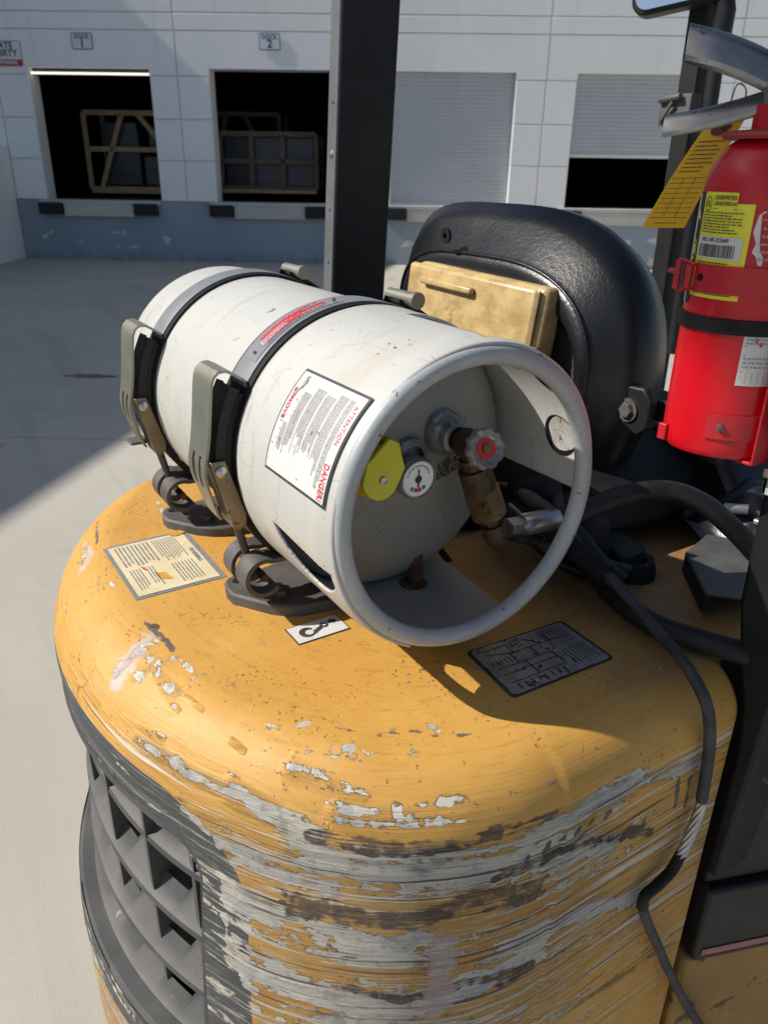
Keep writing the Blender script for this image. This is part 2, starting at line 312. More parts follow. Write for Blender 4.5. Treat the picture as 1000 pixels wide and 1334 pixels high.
# ---------------------------------------------------------------- mesh helpers
class MB:
    def __init__(s): s.v = []; s.f = []; s.mi = []
    def add(s, vs, fs, mi=0):
        o = len(s.v); s.v += [tuple(v) for v in vs]; s.f += [tuple(i+o for i in f) for f in fs]; s.mi += [mi]*len(fs)
    def box(s, x0, x1, y0, y1, z0, z1, mi=0, T=None):
        vs = [Vector((x, y, z)) for x in (x0, x1) for y in (y0, y1) for z in (z0, z1)]
        if T: vs = [T @ v for v in vs]
        s.add(vs, [(0,1,3,2),(4,6,7,5),(0,4,5,1),(2,3,7,6),(0,2,6,4),(1,5,7,3)], mi)
    def tube(s, pts, r, n=14, mi=0, caps=True, closed=False, twist=0):
        pts = [Vector(p) for p in pts]; N = len(pts); rs = r if isinstance(r, (list, tuple)) else [r]*N
        up = None; rings = []
        for i, p in enumerate(pts):
            if closed: t = pts[(i+1) % N]-pts[i-1]
            else: t = pts[min(i+1, N-1)]-pts[max(i-1, 0)]
            t.normalize()
            if up is None:
                up = Vector((0,0,1)) if abs(t.z) < .9 else Vector((1,0,0))
            up = (up - t*up.dot(t)).normalized(); b = t.cross(up)
            rings.append([p + (up*math.cos(a+twist*i) + b*math.sin(a+twist*i))*rs[i] for a in [2*math.pi*j/n for j in range(n)]])
        vs = [v for g in rings for v in g]; fs = []
        M_ = N if closed else N-1
        for i in range(M_):
            a = i*n; c = ((i+1) % N)*n
            for j in range(n): fs.append((a+j, a+(j+1) % n, c+(j+1) % n, c+j))
        if caps and not closed: fs.append(tuple(range(n))[::-1]); fs.append(tuple((N-1)*n+j for j in range(n)))
        s.add(vs, fs, mi)
    def lathe(s, prof, origin, axis, n=48, mi=0, a0=0, a1=360, ref=None):
        """prof: list of (r, t) along axis; full turn or part"""
        axis = Vector(axis).normalized(); origin = Vector(origin)
        u = Vector(ref) if ref is not None else (Vector((0,1,0)) if abs(axis.x) > .5 else Vector((1,0,0)))
        u = (u-axis*u.dot(axis)).normalized(); v = axis.cross(u)
        full = abs(a1-a0) >= 360; m_ = n if full else n+1
        vs = []; fs = []
        for r_, t in prof:
            for j in range(m_):
                a = R(a0+(a1-a0)*j/n); vs.append(origin+axis*t+(u*math.cos(a)+v*math.sin(a))*max(r_, 1e-5))
        for i in range(len(prof)-1):
            for j in range(n):
                j2 = (j+1) % m_; fs.append((i*m_+j, i*m_+j2, (i+1)*m_+j2, (i+1)*m_+j))
        s.add(vs, fs, mi)
    def prism(s, poly, h0, h1, fn, mi=0):
        """poly: 2D outline; fn(u, v, h) -> 3D"""
        n = len(poly); vs = [fn(x, y, h0) for x, y in poly]+[fn(x, y, h1) for x, y in poly]
        s.add(vs, [tuple(range(n))[::-1], tuple(range(n, 2*n))]+[(i, (i+1) % n, n+(i+1) % n, n+i) for i in range(n)], mi)
    def build(s, name, mats, parent=None, smooth=None, bevel=0, loc=None):
        me = bpy.data.meshes.new(name); me.from_pydata([tuple(v) for v in s.v], [], s.f)
        for m_ in (mats if isinstance(mats, (list, tuple)) else [mats]): me.materials.append(M[m_] if isinstance(m_, str) else m_)
        me.polygons.foreach_set('material_index', s.mi)
        me.update()
        if smooth: me.shade_smooth(); me.set_sharp_from_angle(angle=R(smooth))
        o = bpy.data.objects.new(name, me); COL.objects.link(o)
        if bevel:
            b = o.modifiers.new('bevel', 'BEVEL'); b.width = bevel; b.segments = 2; b.limit_method = 'ANGLE'; b.angle_limit = R(35)
            me.shade_smooth(); me.set_sharp_from_angle(angle=R(smooth or 50))
        if parent is not None: o.parent = parent
        return o
def empty(name, loc=(0,0,0)):
    o = bpy.data.objects.new(name, None); o.empty_display_size = .1; COL.objects.link(o); o.location = loc
    return o
def tag(o, label=None, cat=None, group=None, kind=None):
    if label: o['label'] = label
    if cat: o['category'] = cat
    if group: o['group'] = group
    if kind: o['kind'] = kind
    return o
def part(mb, name, mats, parent, **k):
    """child mesh written in world coordinates under a parent empty / mesh that sits at an offset"""
    o = mb.build(name, mats, None, **k); o.parent = parent
    p = parent; off = Vector((0,0,0))
    while p is not None: off += p.location; p = p.parent
    if off.length > 0: o.data.transform(Matrix.Translation(-off))
    return o
def bez(pts, n=12):
    """smooth curve through points (Catmull-Rom)"""
    P = [Vector(p) for p in pts]; P = [P[0]*2-P[1]]+P+[P[-1]*2-P[-2]]; out = []
    for i in range(1, len(P)-2):
        for j in range(n):
            t = j/n; a, b, c, d = P[i-1], P[i], P[i+1], P[i+2]
            out.append(.5*((2*b)+(c-a)*t+(2*a-5*b+4*c-d)*t*t+(3*b-a-3*c+d)*t**3))
    out.append(P[-2]); return out
_tc = {}
def text_polys(txt, size=1.0, bold=0.0, ax='CENTER'):
    cu = bpy.data.curves.new('lettering', 'FONT'); cu.body = txt; cu.size = size; cu.align_x = ax; cu.align_y = 'CENTER'; cu.offset = bold; cu.resolution_u = 3
    o = bpy.data.objects.new('lettering', cu); COL.objects.link(o)
    dg = bpy.context.evaluated_depsgraph_get(); me = o.evaluated_get(dg).to_mesh()
    vs = [v.co.copy() for v in me.vertices]; fs = [tuple(p.vertices) for p in me.polygons]
    o.evaluated_get(dg).to_mesh_clear(); bpy.data.objects.remove(o); bpy.data.curves.remove(cu)
    return vs, fs
def put_text(mb, txt, fn, size, mi=0, bold=0, sx=1.0, ax='CENTER'):
    vs, fs = text_polys(txt, size, bold, ax); mb.add([fn(v.x*sx, v.y) for v in vs], fs, mi)
def dashes(mb, fn, x0, x1, y0, y1, rows, mi, rnd, fill=.8, h=.55, wmin=.02, wmax=.07, gap=.25, ragged=.3):
    """unreadable small print: rows of short broken strokes"""
    dy = (y1-y0)/rows; W = x1-x0
    for i in range(rows):
        y = y0+(i+.5)*dy; x = x0; end = x1-W*ragged*rnd.random()
        if rnd.random() > fill: continue
        while x < end:
            l = W*(wmin+(wmax-wmin)*rnd.random()); e = min(x+l, end)
            a = dy*h*.5*(0.7+.3*rnd.random())
            mb.add([fn(x, y-a), fn(e, y-a), fn(e, y+a), fn(x, y+a)], [(0,1,2,3)], mi)
            x = e+l*gap
ZT = 1.127; AX = 1.317; CX = -.31
M['ventgrey'] = worn('dusty_grey_cast_paint', (.055,.055,.057), (.085,.083,.080), 9, .6, 0, (.24,.22,.18), .70, 60, .35)
M['yellowpatch'] = worn('yellow_paint_patch', (.60,.325,.06), (.54,.28,.045), 8, .45)
M['decalnavy'] = worn('dark_decal_border', (.02,.024,.035), (.03,.035,.045), 20, .45)
M['dirtysilver'] = worn('dirty_silver_plate', (.22,.22,.205), (.33,.325,.30), 26, .42, .3, (.06,.055,.05), .60, 110, .2)
M['fleck'] = worn('worn_off_fleck', (.28,.22,.17), (.4,.36,.3), 80, .6)
M['chassis'] = worn('grubby_yellow_chassis', (.36,.20,.045), (.26,.15,.04), 6, .6, 0, (.09,.06,.035), .62, 26, .3)
STROKES=[
(0,6,1,[(0.021,-0.161,1.122),(0.049,-0.135,1.121),(0.074,-0.107,1.119)]),
(0,4,1,[(0.005,-0.194,1.116),(0.037,-0.16,1.118),(0.069,-0.127,1.115)]),
(0,2.5,1,[(-0.036,-0.202,1.124),(-0.019,-0.194,1.123),(-0.014,-0.162,1.127)]),
(3,3.5,0.8,[(0.003,-0.151,1.126),(0.032,-0.123,1.126),(0.045,-0.091,1.127),(0.068,-0.073,1.125)]),
(0,3,1,[(0.082,-0.131,1.107),(0.08,-0.108,1.115),(0.08,-0.081,1.121),(0.095,-0.041,1.12),(0.108,0.004,1.116)]),
(0,5,1,[(0.095,-0.065,1.117),(0.108,-0.041,1.114),(0.117,-0.003,1.11)]),
(0,8,1,[(-0.015,-0.249,1.087),(0.027,-0.224,1.08),(0.058,-0.201,1.073)]),
(0,9,1,[(0.015,-0.202,1.109),(0.043,-0.18,1.106),(0.069,-0.161,1.101)]),
(0,11,1,[(0.064,-0.177,1.093),(0.093,-0.136,1.094),(0.117,-0.087,1.096),(0.127,-0.011,1.102)]),
(1,5,1,[(0.078,-0.145,1.103),(0.106,-0.099,1.102),(0.133,-0.027,1.095)]),
(1,8,1,[(0.057,-0.203,1.07),(0.098,-0.157,1.067),(0.118,-0.123,1.067),(0.136,-0.07,1.075),(0.139,-0.035,1.084)]),
(0,16,1,[(0.055,-0.212,1.049),(0.094,-0.17,1.041),(0.129,-0.113,1.043),(0.154,-0.027,1.032)]),
(0,9,1,[(-0.003,-0.259,1.024),(0.035,-0.231,1.018),(0.067,-0.201,1.016)]),
(1,11,1,[(0.046,-0.222,0.984),(0.086,-0.181,0.984),(0.118,-0.135,0.98),(0.137,-0.096,1.001),(0.154,-0.022,0.988)]),
(0,7,1,[(-0.006,-0.261,0.975),(0.034,-0.232,0.969),(0.067,-0.202,0.961),(0.103,-0.158,0.955),(0.123,-0.125,0.963)]),
(0,8,1,[(0.084,-0.183,0.93),(0.114,-0.141,0.931)]),
(0,11,1,[(-0.007,-0.261,0.88),(0.055,-0.214,0.878),(0.086,-0.181,0.869),(0.114,-0.142,0.865),(0.139,-0.089,0.887),(0.155,-0.01,0.891)]),
(1,5,1,[(0.082,-0.185,0.89),(0.113,-0.142,0.878),(0.139,-0.09,0.892),(0.154,-0.017,0.882)]),
(0,6,1,[(0.01,-0.25,0.85),(0.016,-0.246,0.794)]),
(0,8,1,[(0.061,-0.208,0.842),(0.104,-0.157,0.844)]),
(2,17,1,[(0.131,-0.11,0.969),(0.131,-0.11,0.908),(0.128,-0.116,0.847)]),
(0,6,1,[(0.103,-0.037,1.117),(0.106,0.018,1.117),(0.118,0.06,1.109),(0.134,0.116,1.094)]),
(0,3,1,[(0.13,0.056,1.099),(0.136,0.107,1.092)]),
(0,3,1,[(0.136,0.07,1.092),(0.139,0.112,1.088)]),
(0,4,0.9,[(0.129,0.17,1.1),(0.13,0.21,1.099)]),
(0,6,0.9,[(0.142,0.17,1.083),(0.139,0.185,1.088)]),
(0,4,1,[(0.117,-0.049,1.106),(0.122,-0.021,1.105),(0.13,0.028,1.099)]),
(0,12,1,[(0.15,-0.04,1.056),(0.153,0.023,1.057),(0.151,0.088,1.062)]),
(0,6,1,[(0.152,0.088,1.06),(0.154,0.143,1.049),(0.155,0.213,1.037)]),
(1,12,0.7,[(0.137,-0.071,1.072),(0.146,-0.007,1.077)]),
(0,12,0.9,[(0.146,-0.065,1.027),(0.155,0.009,1.02),(0.155,0.066,1.002)]),
(1,7,0.8,[(0.147,-0.065,1.022),(0.155,0.008,1.024),(0.155,0.065,1.009),(0.155,0.138,0.975)]),
(0,8,1,[(0.15,-0.049,0.923),(0.155,0.024,0.92),(0.155,0.086,0.898),(0.155,0.14,0.875)]),
(1,6,0.8,[(0.149,-0.053,0.871),(0.154,-0.016,0.877)]),
(0,2.5,1,[(0.155,0.024,0.764),(0.155,0.079,0.753),(0.155,0.161,0.741)]),
(0,3,1,[(0.15,-0.049,0.821),(0.155,-0.016,0.815)]),
(0,2,1,[(0.155,0.183,0.743),(0.155,0.234,0.735)]),
(3,3,1.4,[(0.155,0.166,1.032),(0.155,0.17,0.99)]),
(3,2.5,1.4,[(0.155,0.186,1.026),(0.155,0.189,0.982)]),
(3,3.5,1.3,[(0.155,0.062,1.041),(0.155,0.059,1.037)]),
(3,3,1.3,[(0.155,0.039,1.043),(0.155,0.037,1.039)]),
(3,3.5,1.3,[(0.155,0.023,1.042),(0.155,0.019,1.037)]),
(3,3,1.3,[(0.155,0.004,1.042),(0.155,0.001,1.038)]),
(3,4,1.3,[(0.154,-0.014,1.042),(0.154,-0.017,1.034)]),
(3,4,1.3,[(0.152,-0.036,1.036),(0.152,-0.038,1.031)]),
(3,3,1.2,[(0.155,0.12,1.0),(0.155,0.12,0.992)]),
(0,3.5,1,[(-0.167,-0.31,1.091),(-0.133,-0.298,1.093),(-0.102,-0.284,1.097)]),
(0,2.5,1,[(-0.148,-0.308,1.087),(-0.135,-0.314,1.069)]),
(0,5,1,[(-0.132,-0.305,1.084),(-0.052,-0.272,1.085),(-0.016,-0.251,1.085),(0.024,-0.225,1.081)]),
(0,5,1,[(-0.06,-0.29,1.052),(-0.029,-0.275,1.032)]),
(0,3,1,[(-0.045,-0.282,1.051),(-0.018,-0.267,1.053),(-0.005,-0.26,1.043)]),
(0,6,1,[(-0.017,-0.268,1.023),(0.01,-0.25,1.015),(0.035,-0.231,1.012)]),
(0,5,1,[(-0.022,-0.271,0.99),(-0.004,-0.259,0.96)]),
(0,8,1,[(-0.009,-0.263,0.956),(0.033,-0.233,0.96)]),
(0,5,1,[(-0.007,-0.261,0.911),(0.031,-0.234,0.898)]),
(0,5,1,[(-0.003,-0.259,0.882),(0.013,-0.248,0.815)]),
(0,6,1,[(-0.229,-0.34,1.014),(-0.178,-0.331,1.009)]),
(0,7,1,[(-0.154,-0.325,1.044),(-0.14,-0.321,1.044)]),
(0,4,1,[(-0.127,-0.317,0.996),(-0.09,-0.304,0.999),(-0.058,-0.29,0.994)]),
(0,2.5,1,[(-0.017,-0.268,0.931),(-0.012,-0.265,0.896)]),
(0,4,0.9,[(-0.034,-0.277,0.827),(-0.017,-0.268,0.823)]),
(2,12,1,[(-0.21,-0.301,1.108),(-0.221,-0.285,1.119),(-0.235,-0.256,1.127)]),
(0,7,1,[(-0.167,-0.266,1.122),(-0.132,-0.258,1.121)]),
(0,6,1,[(-0.199,-0.264,1.125),(-0.172,-0.264,1.123)]),
(3,4.5,1,[(-0.261,-0.248,1.127),(-0.222,-0.24,1.127),(-0.191,-0.238,1.127)]),
(0,5,0.9,[(-0.182,-0.241,1.127),(-0.139,-0.232,1.127)]),
(2,9,1,[(-0.539,-0.256,1.112),(-0.478,-0.259,1.122),(-0.451,-0.283,1.114)]),
(3,3,1,[(-0.591,-0.223,1.115),(-0.497,-0.245,1.124)]),
(0,4,1,[(-0.441,-0.307,1.098),(-0.374,-0.321,1.094),(-0.306,-0.324,1.095),(-0.247,-0.325,1.089)]),
(0,4,1,[(-0.379,-0.257,1.127),(-0.369,-0.256,1.127)]),
(0,3,1,[(-0.389,-0.268,1.125),(-0.374,-0.272,1.125)]),
(0,3.5,1,[(-0.299,-0.28,1.123),(-0.284,-0.282,1.123)]),
(0,4,1,[(-0.329,-0.294,1.118),(-0.319,-0.291,1.119)]),
(3,3,1,[(-0.25,-0.302,1.112),(-0.242,-0.304,1.11)]),
(0,2.5,1,[(-0.338,-0.32,1.099),(-0.323,-0.322,1.097)]),
(0,2.5,1,[(-0.594,-0.131,1.127),(-0.533,-0.14,1.127)]),
(1,4,1,[(-0.255,-0.241,1.127),(-0.246,-0.239,1.127)]),
(0,3.5,1,[(-0.15,-0.268,1.119),(-0.111,-0.263,1.115)]),
(0,9,1,[(-0.214,-0.296,1.112),(-0.218,-0.273,1.123),(-0.221,-0.255,1.127)]),
(0,8,1,[(-0.186,-0.283,1.117),(-0.186,-0.259,1.125)]),
(2,14,1,[(-0.202,-0.3,1.108),(-0.21,-0.28,1.12),(-0.238,-0.25,1.127)]),
(0,6,1,[(-0.518,-0.259,1.116),(-0.468,-0.276,1.116)]),
(0,4,1,[(-0.411,-0.309,1.102),(-0.35,-0.329,1.087),(-0.295,-0.33,1.087)]),
(0,4,1,[(-0.295,-0.323,1.095),(-0.24,-0.325,1.087),(-0.207,-0.322,1.084)]),
(0,3,1,[(-0.122,-0.252,1.122),(-0.093,-0.245,1.12)]),
(0,3,1,[(-0.045,-0.235,1.114),(-0.028,-0.229,1.111)]),
(0,3.5,1,[(0.046,-0.074,1.127),(0.057,-0.071,1.127)]),
(3,4,1,[(0.071,-0.059,1.126),(0.081,-0.046,1.124),(0.083,-0.031,1.124)]),
(3,2,0.9,[(-0.065,-0.203,1.127),(-0.063,-0.188,1.127)]),
(3,2.5,0.9,[(-0.048,-0.111,1.127),(-0.041,-0.105,1.127)]),
(3,2,0.9,[(-0.045,-0.172,1.127),(-0.04,-0.171,1.127)])]
# ================================================================ SETTING
bo = Vector((-15.429, 1.994, 0)); bd = Vector((.56288753, .8265335, 0)); bn = Vector((.8265335, -.56288753, 0))
TW = Matrix((bd, -bn, Vector((0,0,1)))).transposed().to_4x4(); TW.translation = bo     # (along wall, into building, up)
def wp(u, d, z): return TW @ Vector((u, d, z))
g = MB(); g.add([(-90,-90,-.03),(90,-90,-.03),(90,90,-.03),(-90,90,-.03)], [(0,1,2,3)])
ground = g.build('ground', 'ground'); tag(ground, kind='structure')
for i, u0 in enumerate((-21.7, -11.8, -1.9, 8.0, 17.9)):
    for j in range(7):
        d0 = -9.95+4.975*2-4.975*(j+1)
        sl = MB(); sl.box(u0+.005, u0+9.9-.005, d0+.005, d0+4.975-.005, -.12, 0, T=TW)
        part(sl, 'concrete_slab', 'ground', ground)
for cx, cy, ra, rb in ((-6.04,.89,.20,.07),(-5.60,1.20,.13,.05),(-5.2,1.9,.10,.04)):
    b = MB(); k_ = 26; b.add([(cx, cy, .0025)]+[(cx+bd.x*ra*math.cos(t)*q-bn.x*rb*math.sin(t)*q, cy+bd.y*ra*math.cos(t)*q-bn.y*rb*math.sin(t)*q, .0025) for t, q in [(2*math.pi*i/k_, rng.uniform(.65, 1.2)) for i in range(k_)]], [(0, 1+i, 1+(i+1) % k_) for i in range(k_)])
    part(b, 'oil_stain', 'oil', ground)
wh = empty('warehouse', bo); tag(wh, 'white panelled warehouse wall with loading docks behind the forklift', 'warehouse')
ZG = [1.0, 1.66, 2.30, 2.95, 3.60, 3.85, 5.1, 6.4]
GP = .009
def panel(u0, u1, z0, z1, extra=None):
    b = MB(); b.box(u0+GP, u1-GP, 0, .04, z0+GP, z1-GP, T=TW)
    if extra:
        for (a, c, e, f) in extra: b.box(a, c, 0, .04, e, f, T=TW)
    part(b, 'wall_panel', 'wallwhite', wh, bevel=.006)
DW = 2.04; ZD = 3.06; ZS = 1.0
def DL(i): return .50+3.045*i
def S(i): return -.05+3.06*i
for i in range(0, 5):
    L_ = DL(i); Rr = L_+DW; s0, s1 = S(i), S(i+1)
    for k in range(3):
        for a, c in ((s0, L_), (Rr, s1)):
            if a == s0 or c == s1: panel(a, c, ZG[k], ZG[k+1]) if k else panel(a, c, ZG[k], ZG[k+1])
    b = MB()
    b.box(s0+GP, s1-GP, 0, .04, ZD, 3.60-GP, T=TW); b.box(s0+GP, L_, 0, .04, 2.95+GP, ZD, T=TW); b.box(Rr, s1-GP, 0, .04, 2.95+GP, ZD, T=TW)
    part(b, 'wall_panel', 'wallwhite', wh)
    for k in range(4, 7): panel(s0, s1, ZG[k], ZG[k+1])
    bb = MB()
    bb.box(Rr if i < 9 else 0, DL(i+1) if i < 4 else s1+.6, .03, .38, ZS, ZD, T=TW)
    if i == 0: bb.box(-6, L_, .03, .38, ZS, ZD, T=TW)
    part(bb, 'door_jamb', 'jamb', wh)
    base = MB(); base.box(s0 if i else -.05, s1, .0, .4, -.3, ZS-.004, T=TW); part(base, 'wall_base', 'wallgrey', wh)
for k in range(0, 7): panel(-5.0, -.05, ZG[k], ZG[k+1])
b = MB(); b.box(-5.0, -.06, .0, .4, -.3, ZS-.004, T=TW); part(b, 'wall_base', 'wallgrey', wh)
b = MB(); b.box(-6, 16.5, .03, .38, ZD, 6.4, T=TW); part(b, 'wall_backing', 'jamb', wh)
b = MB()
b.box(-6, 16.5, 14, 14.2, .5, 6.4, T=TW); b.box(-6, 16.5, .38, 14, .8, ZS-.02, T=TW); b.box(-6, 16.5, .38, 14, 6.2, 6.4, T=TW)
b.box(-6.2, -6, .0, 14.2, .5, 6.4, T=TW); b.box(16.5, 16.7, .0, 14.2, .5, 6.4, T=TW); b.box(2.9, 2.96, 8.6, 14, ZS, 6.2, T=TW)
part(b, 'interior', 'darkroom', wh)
# racking posts and beams inside
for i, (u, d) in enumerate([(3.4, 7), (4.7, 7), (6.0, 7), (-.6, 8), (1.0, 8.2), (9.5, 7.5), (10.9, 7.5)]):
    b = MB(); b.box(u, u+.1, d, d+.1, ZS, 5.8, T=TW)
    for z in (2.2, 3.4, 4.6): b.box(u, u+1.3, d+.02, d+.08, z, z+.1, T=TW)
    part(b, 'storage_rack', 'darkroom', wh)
# roller shutters
slat_me = None
def shutter(u0, z0, z1, d, label):
    sh = empty('roller_shutter', (0,0,0)); sh.parent = wh; sh.location = wp(u0, d, z0)-bo
    global slat_me
    n = int(round((z1-z0)/.0638)); ph = (z1-z0)/n
    if slat_me is None:
        mb = MB(); prof = [(0, 0), (-.003, .006), (-.007, .02), (-.008, .034), (-.007, .048), (-.003, .060), (0, .0632)]
        vs = [TW.to_3x3() @ Vector((x, dd, z)) for x in (0, DW) for dd, z in prof]; q = len(prof)
        mb.add(vs, [(j, j+1, q+j+1, q+j) for j in range(q-1)]+[tuple(range(q))[::-1], tuple(range(q, 2*q))])
        o = mb.build('shutter_slat', 'shutter', sh, smooth=40); slat_me = o.data; first = o
    else: first = bpy.data.objects.new('shutter_slat', slat_me); COL.objects.link(first); first.parent = sh
    for k in range(1, n):
        c = first.copy(); COL.objects.link(c); c.parent = sh; c.location = (0, 0, k*ph)
    b = MB(); b.box(0, DW, -.02, .03, -.05, 0, T=TW.to_3x3().to_4x4()); o = b.build('bottom_bar', 'jamb', sh)
    b = MB(); b.box(0, DW, .004, .012, 0, z1-z0, T=TW.to_3x3().to_4x4()); b.build('backing', 'shutter', sh)
    tag(sh, label)
shutter(DL(2), 1.05, ZD, .13, 'fully closed pale grey roller shutter')
shutter(DL(3), 1.86, ZD, .13, 'half lowered pale grey roller shutter')
shutter(DL(4), 1.05, ZD, .13, 'closed pale grey roller shutter at the far right')
b = MB(); b.box(DL(0), DL(0)+DW, .10, .15, 2.965, 2.995, T=TW); part(b, 'raised_shutter_edge', 'sunlit_edge', wh)
b = MB(); b.box(DL(0), DL(0)+DW, .16, .34, 2.97, 3.06, T=TW); part(b, 'raised_shutter_roll', 'darkroom', wh)
# dock edges, bumpers
for i in range(5):
    L_ = DL(i)
    b = MB(); b.box(L_-.13, L_+DW-.02, -.075, .30, .94, ZS+.004, T=TW); b.box(L_+.30, L_+1.55, -.07, 0, .735, .94, T=TW)
    part(b, 'dock_sill', 'dock', wh, bevel=.008)
    for a, c in ((L_-.13, L_+.28), (L_+1.56, L_+1.98)):
        b = MB(); b.box(a, c, -.13, -.002, .765, .962, T=TW); 
        part(b, 'dock_bumper', 'bumper', wh, bevel=.012)
# low side wall running out from the corner
b = MB(); b.box(-.35, -.055, -6.5, -.002, -.2, 1.86, T=TW); o = b.build('ramp_side_wall', 'jamb', None, bevel=.01)
tag(o, 'low white side wall standing out from the dock corner at the far left', 'wall')
# neighbouring building: outside the frame, its roof edge throws the big yard shadow
hN = 9.0; off = s_h*(hN/math.tan(R(SUN_EL)))
G1 = Vector((-3.5, -.12, 0)); G2 = Vector((-11.7, 7.45, 0)); ld = (G2-G1).normalized(); A_ = G1-ld*9-off; B_ = G2+ld*.6-off
pl = Vector((-ld.y, ld.x, 0)); pl = pl if pl.dot(s_h) < 0 else -pl
nb = empty('neighbouring_warehouse', A_); tag(nb, 'tall white warehouse standing to the left that shades the yard', 'warehouse')
b = MB(); q = [A_, B_, B_+pl*14, A_+pl*14]; b.add([v.copy() for v in q]+[v+Vector((0,0,hN)) for v in q], [(0,1,2,3),(7,6,5,4),(0,4,5,1),(1,5,6,2),(2,6,7,3),(3,7,4,0)])
part(b, 'wall', 'wallwhite', nb)
b = MB(); q2 = [A_-pl*.06, B_-pl*.06, B_+pl*.25, A_+pl*.25]; b.add([v+Vector((0,0,hN-.25)) for v in q2]+[v+Vector((0,0,hN+.02)) for v in q2], [(0,1,2,3),(7,6,5,4),(0,4,5,1),(1,5,6,2),(2,6,7,3),(3,7,4,0)])
part(b, 'parapet', 'wallgrey', nb)
# unseen board added outside the frame to shade the upper seat and extinguisher
ph_ = Vector((s_h.y, -s_h.x, 0)); D0 = 4.0; tanE = math.tan(R(SUN_EL))
bs = -s_h*D0; zb = 1.655+tanE*D0
yb = empty('shade_board', bs); tag(yb, 'unseen board on two posts, added to shade the seat and extinguisher', 'sign')
b = MB(); 
def yp(u, d, z): return bs+ph_*u+s_h*d+Vector((0,0,z))
def ybox(mb, u0, u1, d0, d1, z0, z1):
    mb.add([yp(u, d, z) for u in (u0,u1) for d in (d0,d1) for z in (z0,z1)], [(0,1,3,2),(4,6,7,5),(0,4,5,1),(2,3,7,6),(0,2,6,4),(1,5,7,3)])
ybox(b, -.555, 2.6, -.02, .02, zb, zb+1.3); part(b, 'board', 'signwhite', yb)
for u in (1.5, 2.5):
    b = MB(); ybox(b, u-.05, u+.05, .02, .12, 0, zb+1.2); part(b, 'post', 'postgrey', yb)
# signs
def sign(name, u0, u1, z0, z1, border, fill, label, cat, group=None):
    t = empty(name, wp((u0+u1)/2, -.0, z0)); tag(t, label, cat, group)
    def rr(a, c, e, f, r, n=5):
        out = []
        for cx, cz, s0 in ((c-r, f-r, 0), (a+r, f-r, 90), (a+r, e+r, 180), (c-r, e+r, 270)):
            for k in range(n+1): out.append((cx+r*math.cos(R(s0+90*k/n)), cz+r*math.sin(R(s0+90*k/n))))
        return out
    b = MB(); b.prism(rr(u0, u1, z0, z1, .03), -.006, -.012, lambda x, y, h: wp(x, h, y)); part(b, 'sign_border', border, t)
    b = MB(); b.prism(rr(u0+.012, u1-.012, z0+.012, z1-.012, .022), -.0125, -.0155, lambda x, y, h: wp(x, h, y)); part(b, 'sign_face', fill, t)
    return t
for i, nm in ((0, '1'), (1, '2')):
    uc = 1.48+3.10*i; zc = 3.435+.02*i
    t = sign('dock_number_sign', uc-.175, uc+.175, zc-.12, zc+.12, 'signblue', 'signwhite', 'white sign numbered %s above the %s open dock door' % (nm, 'left' if i == 0 else 'middle'), 'sign', 'dock number signs')
    b = MB(); put_text(b, 'DOCK', lambda x, y: wp(uc+x, -.019, zc+.062+y), .085, 0, .003); put_text(b, nm, lambda x, y: wp(uc+x, -.019, zc-.035+y), .165, 0, .006)
    part(b, 'lettering', 'signblue', t)
t = sign('private_property_sign', -.32, .44, 3.06, 3.43, 'greyink', 'signwhite', 'white and red no trespassing sign on the wall at far left', 'sign')
b = MB(); put_text(b, 'PRIVATE', lambda x, y: wp(.06+x, -.019, 3.355+y), .135, 0, .003); put_text(b, 'PROPERTY', lambda x, y: wp(.05+x, -.019, 3.245+y), .135, 0, .003); part(b, 'lettering', 'blackink', t)
b = MB(); b.box(-.31, .43, -.019, -.017, 3.07, 3.16, T=TW); part(b, 'red_band', 'signred', t)
b = MB(); put_text(b, 'NO TRESPASSING', lambda x, y: wp(.06+x, -.021, 3.115+y), .075, 0, .002); part(b, 'band_lettering', 'signwhite', t)
# crates inside the doors
def beam(mb, a, c, w=.045):
    a = Vector(a); c = Vector(c); d = (c-a); L = d.length; d.normalize(); s_ = Vector((0,1,0)); n_ = d.cross(s_).normalized()
    vs = [p+s_*i*w*.5+n_*j*w for p in (a, c) for i in (-1, 1) for j in (-1, 1)]
    mb.add([TW @ v for v in vs], [(0,1,3,2),(4,6,7,5),(0,4,5,1),(2,3,7,6),(0,2,6,4),(1,5,7,3)])
def crate(name, u0, u1, d, z0, z1, beams, label, load, wood='wood'):
    t = empty(name, wp(u0, d, z0)); tag(t, label, 'crate', 'wooden crates inside the docks')
    dp = 1.0
    for a, c in beams:
        b = MB(); beam(b, (a[0], d, a[1]), (c[0], d, c[1])); part(b, 'wooden_beam', wood, t)
    for u in (u0, u1):
        b = MB(); beam(b, (u, d+dp, z0), (u, d+dp, z1)); part(b, 'wooden_beam', wood, t)
    b = MB(); b.box(u0, u1, d-.03, d+dp, z0-.08, z0-.02, T=TW); part(b, 'pallet_base', 'wood', t)
    for (a, c, e, f) in load:
        b = MB(); b.box(a, c, d+.12, d+dp-.1, e, f, T=TW); part(b, 'wrapped_load', 'wrap', t, bevel=.03)
F = lambda u0, u1, z0, z1: [((u0, z0), (u0, z1)), ((u1, z0), (u1, z1)), ((u0, z0), (u1, z0)), ((u0, z1), (u1, z1))]
